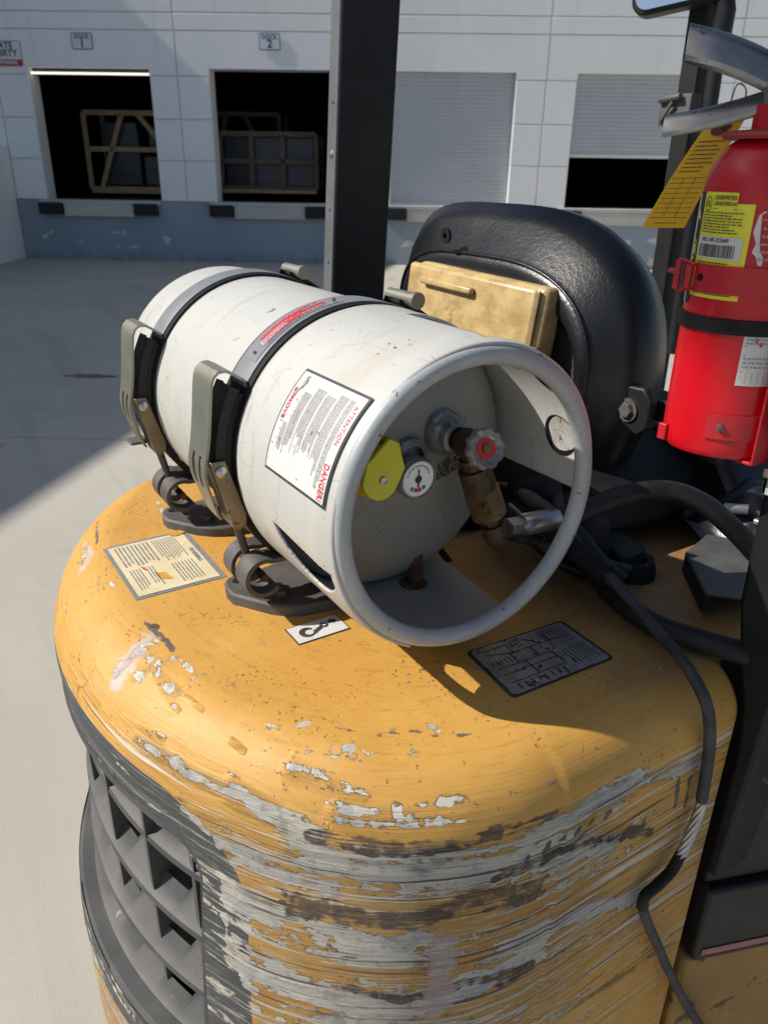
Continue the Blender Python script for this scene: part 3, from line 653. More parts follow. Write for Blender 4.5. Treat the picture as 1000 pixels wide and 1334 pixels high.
crate('wooden_crate', .56, 2.9, 2.0, 1.14, 2.50, F(.56, 2.9, 1.14, 2.50)+[((.56, 1.86), (2.9, 1.86)), ((1.32, 2.5), (.78, 1.18)), ((1.60, 2.5), (2.15, 1.86)), ((2.15, 1.14), (2.15, 2.5))], 'open pine crate with diagonal braces inside the left dock door', [(.85, 1.55, 1.2, 2.35), (1.62, 2.6, 1.2, 1.75), (1.75, 2.3, 1.9, 2.3)])
crate('wooden_crate', 2.55, 4.18, 3.2, 1.14, 2.57, F(2.55, 4.18, 1.14, 2.57)+[((3.1, 2.57), (2.9, 1.9)), ((3.45, 2.57), (3.8, 1.9)), ((2.55, 1.9), (4.18, 1.9))], 'tall pine crate standing behind the wrapped one in the middle dock door', [(2.7, 3.9, 1.2, 2.1)], 'shaded_wood')
crate('wooden_crate', 3.31, 5.13, 1.5, 1.20, 2.15, F(3.31, 5.13, 1.20, 2.15)+[((3.31, 1.68), (5.13, 1.68)), ((3.90, 1.2), (3.90, 2.15)), ((4.50, 1.2), (4.50, 2.15))], 'low pine crate wrapped in film at front of the middle dock door', [(3.36, 5.08, 1.22, 2.12)], 'shaded_wood')
# ================================================================ FORKLIFT
fk = empty('forklift', (CX, .3, 0)); tag(fk, 'worn yellow forklift with scraped counterweight, black seat and guard posts', 'forklift')
A0, B0 = .463, .339
def ellr(th): return .055+.040*max(0, -math.sin(th))**1.5
def bulge(z, th): return .027*max(0, min(1, (1.02-z)/.35))*max(0, -math.sin(th))
def body_z(x, y):
    if y >= 0:
        i = min(x-(CX-A0), (CX+A0)-x); r = .055
    else:
        lo, hi = 0, .3
        for _ in range(30):
            md = (lo+hi)/2
            k_ = ((x-CX)/(A0-md))**2+(y/(B0-md))**2
            if k_ < 1: lo = md
            else: hi = md
        i = lo; r = ellr(math.atan2(y/B0, (x-CX)/A0))
    if i >= r: return ZT
    return ZT-r+math.sqrt(max(0, r*r-(r-i)**2))
# contour: list of (base x, base y, inward x, inward y scaled, theta)
cont = []
for y in np.linspace(.60, .262, 22): cont.append((.112, y, -1, 0, 0))
cont.append((.112, .256, -1, 0, 0)); cont.append((.153, .250, -1, 0, 0))
for y in np.linspace(.246, .0, 56)[:-1]: cont.append((.155, y, -1, 0, 0))
for th in np.linspace(0, -math.pi, 330): cont.append((CX+A0*math.cos(th), B0*math.sin(th), -math.cos(th), -math.sin(th), th))
for y in np.linspace(0, .25, 20)[1:]: cont.append((CX-A0, y, 1, 0, 0))
for y in np.linspace(.256, .60, 14): cont.append((CX-A0+.043, y, 1, 0, 0))
N = len(cont)
def sd_rr(dx, z, hw_, z0, z1, r):
    cz = (z0+z1)/2; hz = (z1-z0)/2
    qx = abs(dx)-hw_+r; qz = abs(z-cz)-hz+r
    return math.hypot(max(qx, 0), max(qz, 0))+min(max(qx, qz), 0)-r
rows = []
for z in np.linspace(.22, .50, 20)[:-1]: rows.append(('s', z))
for z in np.linspace(.50, 1.03, 118)[:-1]: rows.append(('s', z))
for a in np.linspace(0, 1, 30): rows.append(('r', a))
for a in np.linspace(0, 1, 55)[1:]: rows.append(('t', a))
V = np.zeros((len(rows), N, 3)); SZ = np.zeros((len(rows), N, 3)); W2 = np.zeros((len(rows), N, 4)); dele = np.zeros((len(rows), N), bool)
arc = [0]
for i in range(1, N): arc.append(arc[-1]+math.hypot(cont[i][0]-cont[i-1][0], cont[i][1]-cont[i-1][1]))
for j, (x, y, ix, iy, th) in enumerate(cont):
    r = ellr(th)
    for i, (kk, a) in enumerate(rows):
        top = 0; t_ = 0
        if kk == 's':
            z = a if a < 1.03 else a
            z = .22+(a-.22)*((ZT-r)-.22)/(1.03-.22); ins = -bulge(z, th); tt = z
        elif kk == 'r':
            an = a*math.pi/2; z = ZT-r+r*math.sin(an); ins = r-r*math.cos(an); tt = ZT-r+r*an; top = a
        else:
            z = ZT; ins = r; tt = ZT-r+r*math.pi/2+a*.2; t_ = a; top = 1
        gy = 0
        if y < -.05 and z < 1.1:
            sdo = sd_rr(x-CX, z, .315, .62, 1.057, .10)
            gy = max(0, min(1, .5-sdo/.012))
            ins += .006*max(0, min(1, -sdo/.055))
            if sd_rr(x-CX, z, .265, .66, .997, .035) < 0: dele[i, j] = True
        px_, py_ = x+ix*ins, y+iy*ins
        if kk == 't':
            sx = CX+(px_-CX)*.12; sy = min(max(py_, .02), .6) if y > 0 else .02
            px_, py_ = px_+(sx-px_)*t_, py_+(sy-py_)*t_
        V[i, j] = (px_, py_, z); SZ[i, j] = (arc[j], tt, 0); W2[i, j] = (gy, 0, max(0, (top-.45)/.55), 1)
nf = []
for i in range(len(rows)-1):
    for j in range(N-1):
        if dele[i, j] and dele[i+1, j] and dele[i, j+1] and dele[i+1, j+1]: continue
        a = i*N+j; nf.append((a+1, a, a+N, a+N+1))
nf.append(tuple((len(rows)-1)*N+j for j in range(N)))
P = V.reshape(-1, 3)
wear = np.zeros((len(P), 4))
def seg_d(P, a, b, sx):
    a = np.array(a); b = np.array(b); d = b-a; L = (d*d).sum()+1e-9
    t = np.clip(((P-a)@d)/L, 0, 1); return np.linalg.norm(P-(a+t[:, None]*d), axis=1)
for ch, hw_, st, pts in STROKES:
    D = np.full(len(P), 9.)
    for a, b in zip(pts[:-1], pts[1:]): D = np.minimum(D, seg_d(P, a, b, 1))
    hw2 = hw_*.001*1.5
    val = st*np.clip(1.15-D/hw2*.85, 0, 1)
    wear[:, ch] = np.maximum(wear[:, ch], val)
# general density of scraping: strongest round the rear right corner at bumper height
X_, Y_, Z_ = P.T
den = np.exp(-((Z_-.90)/.17)**2)*np.clip((X_+.22)/.16, 0, 1)*np.clip((.13-Y_)/.10, .5, 1)*.56
den = np.maximum(den, np.where(Z_ < .58, 1, np.exp(-((Z_-.58)/.09)**2))*.80*(Y_ < -.1))
vm = np.clip((.40-np.abs(X_-CX))/.09, 0, 1)*np.clip((Z_-.655)/.02, 0, 1)*(Y_ < -.1); den = den*(1-vm*.6)+vm*.16
den -= .30*np.clip((Z_-1.06)/.05, 0, 1)
W2r = W2.reshape(-1, 4); W2r[:, 1] = np.clip(den+.3, 0, 1); 
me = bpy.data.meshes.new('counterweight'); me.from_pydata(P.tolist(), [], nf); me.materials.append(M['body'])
at = me.attributes.new('sz', 'FLOAT_VECTOR', 'POINT'); at.data.foreach_set('vector', SZ.reshape(-1))
at = me.attributes.new('wear', 'FLOAT_COLOR', 'POINT'); at.data.foreach_set('color', wear.reshape(-1))
at = me.attributes.new('wear2', 'FLOAT_COLOR', 'POINT'); at.data.foreach_set('color', W2r.reshape(-1))
me.update(); me.shade_smooth()
cw = bpy.data.objects.new('counterweight', me); COL.objects.link(cw); cw.parent = fk; me.transform(Matrix.Translation(-fk.location))
# dents: gentle unevenness on the rear faces
# ---- vent
def ep(x, ins, z, sgn=-1):
    a, b = A0-ins, B0-ins+bulge(z, -math.pi/2)
    k_ = 1-((x-CX)/a)**2; return Vector((x, -b*math.sqrt(max(k_, 0)), z))
def rr_pts(hw_, z0, z1, r, n=6, m_=14):
    out = []
    crn = ((hw_-r, z1-r, 0), (-hw_+r, z1-r, 90), (-hw_+r, z0+r, 180), (hw_-r, z0+r, 270))
    for q_, (cx, cz, s0) in enumerate(crn):
        arc_ = [(cx+r*math.cos(R(s0+90*k/n)), cz+r*math.sin(R(s0+90*k/n))) for k in range(n+1)]
        if out:
            p0 = out[-1]; p1 = arc_[0]
            out += [(p0[0]+(p1[0]-p0[0])*k/m_, p0[1]+(p1[1]-p0[1])*k/m_) for k in range(1, m_)]
        out += arc_
    p0 = out[-1]; p1 = out[0]; out += [(p0[0]+(p1[0]-p0[0])*k/m_, p0[1]+(p1[1]-p0[1])*k/m_) for k in range(1, m_)]
    return out
b = MB(); pts = rr_pts(.268, .657, 1.0, .035); n = len(pts)
lv = [(0.004, .0052), (-.004, .0045), (-.010, .010), (-.012, .10)]
vs = []
for dr, ins in lv:
    q_ = rr_pts(.268+dr, .657-dr, 1.0+dr, .035+max(dr, -.03)) if False else [(px*(1+dr/.268), (z-.8285)*(1+dr/.17)+.8285) for px, z in pts]
    vs += [ep(CX+px, ins, z) for px, z in q_]
b.add(vs, [(i*n+j, i*n+(j+1) % n, (i+1)*n+(j+1) % n, (i+1)*n+j) for i in range(len(lv)-1) for j in range(n)])
part(b, 'vent_frame', 'ventgrey', cw, smooth=35)
b = MB(); xs = np.linspace(-.62, 0, 40); vs = [ep(x, .135, z) for z in (.5, 1.06) for x in xs]; b.add(vs, [(j, j+1, 41+j-0, 40+j) if False else (j, j+1, 40+j+1, 40+j) for j in range(39)])
part(b, 'vent_core', 'rubber', cw)
for zr in (.925, .838, .752, .668):
    b = MB(); xs = np.linspace(CX-.256, CX+.256, 110); vs = []
    for x in xs:
        u = abs(((x-CX+.095) % .105)-.0525)           # repeated notch every 10 cm
        nt_ = 1 if u < .027 else 0
        bi = .094 if not nt_ else .046; bz = zr+.080 if not nt_ else zr+.026
        prof = [(.030, zr-.010), (.026, zr-.004), (.027, zr+.003), (.034, zr+.007), (.06, zr+.040), (bi, bz), (bi, bz-.006), (.06, zr+.033), (.036, zr-.006)] if not nt_ else [(.030, zr-.010), (.026, zr-.004), (.027, zr+.003), (.034, zr+.007), (.040, zr+.016), (bi, bz), (bi, bz-.006), (.042, zr+.008), (.036, zr-.006)]
        vs += [ep(x, a, z) for a, z in prof]
    q = 9; b.add(vs, [(i*q+j, (i+1)*q+j, (i+1)*q+(j+1) % q, i*q+(j+1) % q) for i in range(109) for j in range(q)])
    part(b, 'vent_louver', 'ventgrey', cw, smooth=40)
for x in (-.475, -.375, -.26, -.165, -.09):
    b = MB(); a0 = ep(x, .045, .66); b.box(x-.006, x+.006, a0.y, a0.y+.06, .655, 1.0); part(b, 'vent_rib', 'ventgrey', cw)
# ---- decals on the top
def surf(x, y, h=.0007): return Vector((x, y, body_z(x, y)+h))
def decal_sheet(mb, x0, x1, y0, y1, h, mi, nx=10, ny=10, shear=0.0):
    vs = []
    for i in range(nx+1):
        for j in range(ny+1):
            x = x0+(x1-x0)*i/nx; y = y0+(y1-y0)*j/ny; vs.append(surf(x+shear*(y-y0), y, h))
    mb.add(vs, [(i*(ny+1)+j, (i+1)*(ny+1)+j, (i+1)*(ny+1)+j+1, i*(ny+1)+j+1) for i in range(nx) for j in range(ny)], mi)
rn = random.Random(3)
b = MB(); decal_sheet(b, -.475, -.317, -.243, -.129, .0006, 0); decal_sheet(b, -.469, -.323, -.238, -.136, .0011, 1)
fnA = lambda x, y: surf(x, y, .0016)
dashes(b, fnA, -.463, -.400, -.233, -.186, 9, 2, rn, 1, .5, .03, .06, .35, .2); dashes(b, fnA, -.463, -.390, -.183, -.150, 9, 2, rn, 1, .5, .02, .05, .35, .35)
dashes(b, fnA, -.392, -.335, -.232, -.200, 8, 2, rn, .9, .5, .03, .06, .35, .2); dashes(b, fnA, -.385, -.330, -.180, -.150, 7, 2, rn, 1, .5, .03, .06, .35, .1)
put_text(b, 'WARNING', lambda x, y: surf(-.395+x, -.1425+y, .0016), .0088, 2, .0002)
b.add([fnA(x, y) for x, y in ((-.372,-.205),(-.352,-.203),(-.345,-.188),(-.366,-.192))], [(0,1,2,3)], 3)
b.add([fnA(x, y) for x, y in ((-.395,-.215),(-.384,-.213),(-.384,-.211),(-.395,-.212))], [(0,1,2,3)], 4)
# torn corner where the paint shows again
b.add([surf(x, y, .0020) for x, y in ((-.476,-.150),(-.468,-.155),(-.460,-.148),(-.462,-.138),(-.470,-.128),(-.476,-.128))], [(0,1,2,3,4,5)], 3)
part(b, 'instruction_decal', ['strap', 'cream', 'greyink', 'yellowpatch', 'redink'], cw)
b = MB(); fr = [(-.030,.026),(-.0235,.160),(.061,.156),(.057,.017)]
def quadfn(u, v, h=.001):
    p = [Vector((*c, 0)) for c in fr]; a = p[0].lerp(p[3], u); c = p[1].lerp(p[2], u); q = a.lerp(c, v); return surf(q.x, q.y, h)
def rquad(mb, m0, h, mi, rr=.05):
    out = []
    for cx, cy, s0 in ((1-m0-rr, 1-m0-rr, 0), (m0+rr, 1-m0-rr, 90), (m0+rr, m0+rr, 180), (1-m0-rr, m0+rr, 270)):
        for k in range(5): out.append((cx+rr*math.cos(R(s0+22.5*k)), cy+rr*math.sin(R(s0+22.5*k))))
    mb.add([quadfn(u, v, h) for u, v in out], [tuple(range(len(out)))], mi)
rquad(b, 0, .0007, 0); rquad(b, .03, .0012, 1)
fq = lambda u, v: quadfn(u, v, .0016)
def ln(mb, u0, v0, u1, v1, w_=.006, mi=2):
    d = math.hypot(u1-u0, v1-v0); nx, ny = -(v1-v0)/d*w_, (u1-u0)/d*w_
    mb.add([fq(u0-nx, v0-ny), fq(u1-nx, v1-ny), fq(u1+nx, v1+ny), fq(u0+nx, v0+ny)], [(0,1,2,3)], mi)
for u0, v0, u1, v1 in [(.5,.1,.5,.62),(.5,.62,.78,.62),(.78,.1,.78,.62),(.3,.3,.5,.3),(.12,.12,.12,.34),(.12,.34,.3,.34),(.2,.12,.3,.34),(.62,.1,.62,.62),(.5,.36,.78,.36),(.3,.5,.5,.5),(.3,.3,.3,.9),(.1,.5,.3,.62),(.14,.7,.3,.7)]: ln(b, u0, v0, u1, v1)
dashes(b, fq, .08, .45, .66, .92, 7, 2, rn, 1, .35, .02, .06, .4, .3); dashes(b, fq, .55, .92, .68, .93, 7, 2, rn, 1, .35, .02, .06, .4, .3); dashes(b, fq, .82, .94, .1, .6, 8, 2, rn, 1, .35, .1, .3, .4, .3)
dashes(b, fq, .34, .47, .08, .28, 5, 2, rn, 1, .35, .1, .3, .4, .3); dashes(b, fq, .07, .28, .38, .48, 3, 2, rn, 1, .35, .1, .3, .4, .3)
part(b, 'capacity_plate', ['decalnavy', 'dirtysilver', 'blackink'], cw)
b = MB(); decal_sheet(b, -.1695, -.1335, -.1205, -.0555, .0006, 0); decal_sheet(b, -.1680, -.1350, -.119, -.057, .0011, 1)
fh = lambda u, v, h=.0016: surf(-.1515-v, -.088+u, h)
def ringseg(mb, cx, cy, r0, r1, a0, a1, mi=2, n=14, t=None):
    vs = []
    for k in range(n+1):
        a = R(a0+(a1-a0)*k/n); f_ = k/n; w_ = r1-r0 if t is None else (r1-r0)*t(f_); rm = (r0+r1)/2
        vs += [fh(cx+(rm-w_/2)*math.cos(a), cy+(rm-w_/2)*math.sin(a)), fh(cx+(rm+w_/2)*math.cos(a), cy+(rm+w_/2)*math.sin(a))]
    mb.add(vs, [(2*k, 2*k+1, 2*k+3, 2*k+2) for k in range(n)], mi)
ringseg(b, -.0125, -.0015, .0040, .0105, 30, 330, t=lambda f: .35+.65*math.sin(math.pi*min(1, f*1.15)))
b.add([fh(x, y) for x, y in ((-.006,-.0085),(-.002,-.0055),(.0055,-.0018),(.0065,.002),(.004,.0035),(-.002,.0005),(-.007,-.002))], [(0,1,2,3,4,5,6)], 2)
ringseg(b, .0095, .0032, .0020, .0050, 0, 360)
b.add([fh(x, y) for x, y in ((.016,.0085),(.0165,.003),(.0215,.0045),(.0210,.0005),(.027,.006),(.0195,.0115),(.0195,.0085))], [(0,1,2,3,4,5,6)], 2)
part(b, 'lifting_hook_decal', ['blackink', 'paper', 'blackink'], cw)
# small green and yellow ring mark near the far latch
b = MB(); b.lathe([(.006,0),(.012,0),(.012,.0006),(.006,.0006),(.006,0)], surf(-.70, -.03, .0005), (0,0,1), 20); part(b, 'paint_mark', 'yellowlabel', cw)
# locating bolt boss on top
b = MB(); b.lathe([(0,.0),(.030,.0),(.030,.02),(.026,.034),(.017,.034),(.015,.028),(0,.028)], (-.060,.318,1.116), (0,0,1), 28); part(b, 'mounting_boss', 'hoodblack', cw, smooth=40)
# ---- cradle brackets, straps, latches
def TC(x, a, r): return Vector((x, r*math.cos(R(a)), AX+r*math.sin(R(a))))
def ribbon(path, x0, x1, th, slots=None, taper=None):
    """flat bar bent along a (y, z) path"""
    mb = MB(); n = len(path); P2 = [Vector((0, *p)) for p in path]; nr = []
    for i in range(n):
        t = (P2[min(i+1, n-1)]-P2[max(i-1, 0)]).normalized(); nr.append(Vector((0, t.z, -t.y)))
    cols = [(0, 1)] if not slots else [(0, .24), (.24, .40), (.40, .62), (.62, .78), (.78, 1)]
    for ci, (a, c) in enumerate(cols):
        i0 = 0
        segs = [(0, n-1)] if not slots or ci % 2 == 0 else [(0, slots[0]), (slots[1], n-1)]
        for s0, s1 in segs:
            vs = []
            for i in range(s0, s1+1):
                k = taper(i/(n-1)) if taper else 1; xm = (x0+x1)/2; hw2 = (x1-x0)/2*k
                xa, xb = xm-hw2+2*hw2*a, xm-hw2+2*hw2*c
                p = P2[i]; q = nr[i]*th
                vs += [Vector((xa, p.y, p.z)), Vector((xb, p.y, p.z)), Vector((xb, p.y+q.y, p.z+q.z)), Vector((xa, p.y+q.y, p.z+q.z))]
            m2 = s1-s0
            mb.add(vs, [(4*i+j, 4*i+(j+1) % 4, 4*(i+1)+(j+1) % 4, 4*(i+1)+j) for i in range(m2) for j in range(4)]+[(3,2,1,0), (4*m2, 4*m2+1, 4*m2+2, 4*m2+3)])
    return mb
def arcp(cy, cz, r, a0, a1, n): return [(cy+r*math.cos(R(a0+(a1-a0)*k/n)), cz+r*math.sin(R(a0+(a1-a0)*k/n))) for k in range(n+1)]
for dx, nm in ((0, 'near'), (-.272, 'far')):
    br = empty('cylinder_bracket', (0,0,0)); br.parent = fk; br.location = Vector((-.23+dx, 0, AX))-fk.location
    x0, x1 = -.251+dx, -.212+dx
    b = MB(); b.lathe([(.1512, x0), (.1545, x0), (.1550, x0+.002), (.1550, x1-.002), (.1545, x1), (.1512, x1)], (0,0,AX), (1,0,0), 70, a0=60, a1=149); part(b, 'strap_band', 'strap', br, smooth=40)
    b = MB(); b.lathe([(.1508, x0-.006), (.1528, x0-.006), (.1530, x1+.0085), (.1508, x1+.0085)], (0,0,AX), (1,0,0), 90, a0=-100, a1=260); part(b, 'rubber_lining', 'rubber', br, smooth=40)
    b = MB(); b.lathe([(.1530, x0-.002), (.1585, x0-.002), (.1585, x1+.003), (.1530, x1+.003)], (0,0,AX), (1,0,0), 90, a0=152, a1=418); part(b, 'cradle_band', 'black', br, smooth=40)
    b = MB(); b.lathe([(.1588, x0-.001), (.1690, x0+.002), (.1690, x1+.001), (.1588, x1+.002)], (0,0,AX), (1,0,0), 30, a0=151, a1=192); part(b, 'clamp_block', 'black', br, smooth=40)
    # hinge pin on the far side of the top
    b = MB(); c = TC(0, 66, .166); b.tube([(x0-.004, c.y, c.z), (x1+.010, c.y, c.z)], .0078, 16); b.tube([(x1+.006, c.y, c.z), (x1+.014, c.y, c.z)], .0092, 16); part(b, 'hinge_pin', 'zinc', br, smooth=40)
    b = MB(); b.lathe([(.155, x0+.004), (.162, x0+.004), (.162, x1-.004), (.155, x1-.004)], (0,0,AX), (1,0,0), 14, a0=52, a1=70); part(b, 'hinge_tab', 'black', br, smooth=40)
    # latch handle
    path = [(-.1285,1.3975),(-.136,1.4035),(-.145,1.4095),(-.152,1.4130),(-.1585,1.4125),(-.1630,1.4085),(-.1655,1.4020),(-.1670,1.392),(-.1695,1.370),(-.1720,1.350),(-.1745,1.335),(-.1765,1.325),(-.1785,1.316),(-.1790,1.307),(-.1780,1.299),(-.1760,1.291),(-.1725,1.280),(-.1690,1.268),(-.1660,1.259),(-.162,1.252)]
    b = ribbon(path, -.262+dx, -.212+dx, .0028, slots=(11, 15), taper=lambda t: 1 if t < .5 else (1-.10*(t-.5)/.5 if t < .78 else .92-.38*((t-.78)/.22)))
    part(b, 'latch_handle', 'zinc', br, smooth=30)
    if nm == 'far':
        b = MB(); b.box(-.262+dx, -.236+dx, -.180, -.152, 1.252, 1.256); part(b, 'handle_tab', 'iron', br, bevel=.001)
    # toggle link
    b = MB(); po = [(-.1765,1.3235),(-.1615,1.3245),(-.1415,1.262),(-.1425,1.250),(-.1500,1.243),(-.1575,1.247)]
    b.prism(po, -.2075+dx, -.2045+dx, lambda y, z, h: Vector((h, y, z)))
    b.prism([(-.1765,1.3235),(-.1745,1.3237),(-.1555,1.247),(-.1575,1.247)], -.236+dx, -.2075+dx, lambda y, z, h: Vector((h, y, z)))
    o = part(b, 'toggle_link', 'brownsteel', br, bevel=.0012)
    bb = MB(); bb.lathe([(0,0),(.0062,0),(.0062,.002),(.0045,.0035),(0,.0042)], (-.2045+dx, -.1665, 1.3135), (1,0,0), 20); part(bb, 'rivet', 'steel', o, smooth=40)
    b = MB(); b.tube([(-.222+dx,-.149,1.252),(-.224+dx,-.1445,1.232),(-.229+dx,-.137,1.205),(-.230+dx,-.132,1.190)], [.0055,.0050,.0045,.0045], 12); b.tube([(-.222+dx,-.152,1.262),(-.222+dx,-.149,1.248)], .0075, 12); part(b, 'hook_rod', 'iron', br, smooth=50)
    # rolled anchor eyes
    rp = [(-.040,1.163),(-.060,1.176),(-.085,1.190),(-.102,1.1975)]+arcp(-.128, 1.1815, .0185, 62, 318, 20)
    for xa, xb in ((-.226+dx, -.197+dx), (-.262+dx, -.238+dx)):
        b = ribbon(rp, xa, xb, .0052); part(b, 'anchor_eye', 'iron', br, smooth=40)
    b = MB(); b.tube([(-.262+dx,-.128,1.1815),(-.197+dx,-.128,1.1815)], .0045, 12); part(b, 'anchor_pin', 'rust', br, smooth=40)
    # foot lug
    lx = 0 if nm == 'near' else -.243
    lug = [(-.294,-.128),(-.291,-.138),(-.283,-.145),(-.268,-.149),(-.250,-.148),(-.206,-.119),(-.192,-.104),(-.184,-.088),(-.178,-.05),(-.178,.06),(-.30,.06),(-.30,-.06),(-.292,-.10)]
    b = MB(); b.prism([(x+lx, y) for x, y in lug], ZT-.004, ZT+.014, lambda x, y, h: Vector((x, y, h)))
    lugo = part(b, 'mounting_lug', 'iron', br, bevel=.003)
    b = MB(); b.lathe([(0,.0003),(.0062,.0003),(.0062,-.002)], (-.277+lx,-.131,ZT+.014), (0,0,1), 20); part(b, 'bolt_hole', 'rubber', lugo)
    b = MB(); b.lathe([(0,.007),(.0085,.007),(.0095,.005),(.0095,0)], (-.222+lx,-.098,ZT+.014), (0,0,1), 6); part(b, 'bolt_head', 'iron', lugo, smooth=20)
    b = MB(); b.prism([(-.135,ZT+.010),(-.07,ZT+.022),(-.06,ZT+.05),(.06,ZT+.05),(.09,ZT+.01)], -.285+lx, -.195+lx, lambda y, z, h: Vector((h, y+.045, z-.004))); part(b, 'saddle', 'black', br, bevel=.002)
b = MB(); b.box(-.60, -.15, -.045, -.020, ZT+.012, ZT+.030); b.box(-.60, -.15, .03, .055, ZT+.012, ZT+.030); part(b, 'bracket_rail', 'black', fk, bevel=.003)
# red warning sticker on the near strap
b = MB(); xs0, xs1 = -.2475, -.2155
def st(u, v, h=.0): return TC(xs0+(xs1-xs0)*v, 139-44*u, .1556+h)
def tcsheet(mb, fn, u0, u1, v0, v1, mi, n=24):
    vs = [fn(u0+(u1-u0)*i/n, v) for i in range(n+1) for v in (v0, v1)]; mb.add(vs, [(2*i, 2*i+2, 2*i+3, 2*i+1) for i in range(n)], mi)
tcsheet(b, lambda u, v: st(u, v, 0), 0, 1, .05, .95, 0)
tcsheet(b, lambda u, v: st(u, v, .0006), .24, .86, .42, .52, 1); tcsheet(b, lambda u, v: st(u, v, .0006), .30, .58, .55, .70, 1); tcsheet(b, lambda u, v: st(u, v, .0006), .22, .62, .26, .36, 1)
dashes(b, lambda x, y: st(x, y, .0009), .20, .88, .16, .86, 6, 1, rn, 1, .75, .01, .05, .5, .4); dashes(b, lambda x, y: st(x, y, .0011), .16, .50, .45, .78, 4, 2, rn, 1, .5, .02, .06, .5, .3)
for u, v in ((.07, .55), (.97, .42), (.93, .7)): b.add([st(u+.012*math.cos(a)*1.4, v+.09*math.sin(a), .0012) for a in [k*math.pi/5 for k in range(10)]], [tuple(range(10))], 3)
part(b, 'strap_warning_sticker', ['strap', 'redink', 'paper', 'blackink'], fk)

# ================================================================ GAS CYLINDER
tk = empty('gas_cylinder', (-.3, 0, AX)); tag(tk, 'dented off-white propane cylinder strapped crosswise on the counterweight', 'gas cylinder')
prof = [(0, -.665)]+[(.1495*math.sin(a), -.605-.06*math.cos(a)) for a in np.linspace(.05, math.pi/2, 16)]+[(.1495, -.56), (.1500, -.30), (.1500, -.205), (.1512, -.199), (.1532, -.194), (.1535, -.186), (.1522, -.179), (.1498, -.174), (.1490, -.170)]
b = MB(); b.lathe(prof, (0,0,AX), (1,0,0), 120); part(b, 'shell', 'tank', tk, smooth=50)
b = MB(); pr2 = [(.1485, -.172), (.1470, -.155)]+[(.1465*math.sin(a), -.150+.048*math.cos(a)) for a in np.linspace(math.pi/2, .02, 20)]
b.lathe(pr2, (0,0,AX), (1,0,0), 96); part(b, 'end_dome', 'dome', tk, smooth=60)
b = MB(); b.lathe([(.1468, -.150), (.1462, -.1465), (.1450, -.1462), (.1440, -.148)], (0,0,AX), (1,0,0), 96); part(b, 'weld_bead', 'ring', tk, smooth=60)
# collar shell with its two cut-outs and hand slot
def collar_r(x):
    if x < -.155: return .1500
    if x < -.03: return .1497
    t = (x+.03)/.03; return .1497-.0035*t*t
xs = sorted(set([round(v, 4) for v in np.linspace(-.187, 0, 44)]+[-.135, -.012]+[round(float(v), 4) for v in np.linspace(-.122, -.006, 90)])); an = sorted(set([round(float(v), 3) for v in np.linspace(-8, 243, 252)]+[46., 86.]+[round(float(v), 3) for v in np.linspace(188, 212, 97)]))
b = MB(); vs = [TC(x, a, collar_r(x)) for x in xs for a in an]; na = len(an); fs = []
def slot_hit(x, a):
    if -.135 < x < -.012 and 46 < a < 86: return True
    if -.118 < x < -.010:
        lo = 190.5+3.5*((x+.118)/.108); hi = lo+16*math.sin(math.pi*min(1, max(0, (x+.118)/.115)))**.6
        if lo < a < hi: return True
    return False
for i in range(len(xs)-1):
    for j in range(na-1):
        if slot_hit((xs[i]+xs[i+1])/2, (an[j]+an[j+1])/2): continue
        fs.append((i*na+j, i*na+j+1, (i+1)*na+j+1, (i+1)*na+j))
b.add(vs, fs); col_o = part(b, 'collar', 'tank', tk, smooth=60); sm = col_o.modifiers.new('solid', 'SOLIDIFY'); sm.thickness = .003; sm.offset = 1
b = MB(); b.lathe([(.1500, -.187), (.1500, -.152), (.1470, -.152), (.1470, -.187)], (0,0,AX), (1,0,0), 60, a0=-118, a1=-7); part(b, 'collar_band', 'ring', tk, smooth=40)
b = MB(); RR = .1396; b.tube([TC(-.002, a, RR*(1+.004*math.cos(2*R(a))-.012*math.sin(2*R(a)))) for a in np.linspace(0, 360, 145)[:-1]], .0088, 20, closed=True); part(b, 'guard_ring', 'ring', tk, smooth=80)
# foot plate with pin hole
b = MB(); ft = [(-.19,-.075),(-.11,-.066),(-.055,-.048),(-.016,-.02),(-.014,.03),(-.020,.062),(-.034,.076),(-.150,.083),(-.172,.090),(-.186,.108),(-.196,.108)]
b.prism(ft, 1.166, 1.1695, lambda x, y, h: Vector((x, y, h))); ftp = part(b, 'foot_plate', 'dome', tk, bevel=.0008)
b = MB(); b.lathe([(0,.0004),(.0165,.0004),(.0165,-.001)], (-.122,.020,1.1695), (0,0,1), 28); part(b, 'pin_hole', 'rust', ftp)
b = MB(); b.tube([(-.128,.026,ZT),(-.128,.026,1.205)], .0085, 16); part(b, 'locating_pin', 'rust', fk, smooth=40)
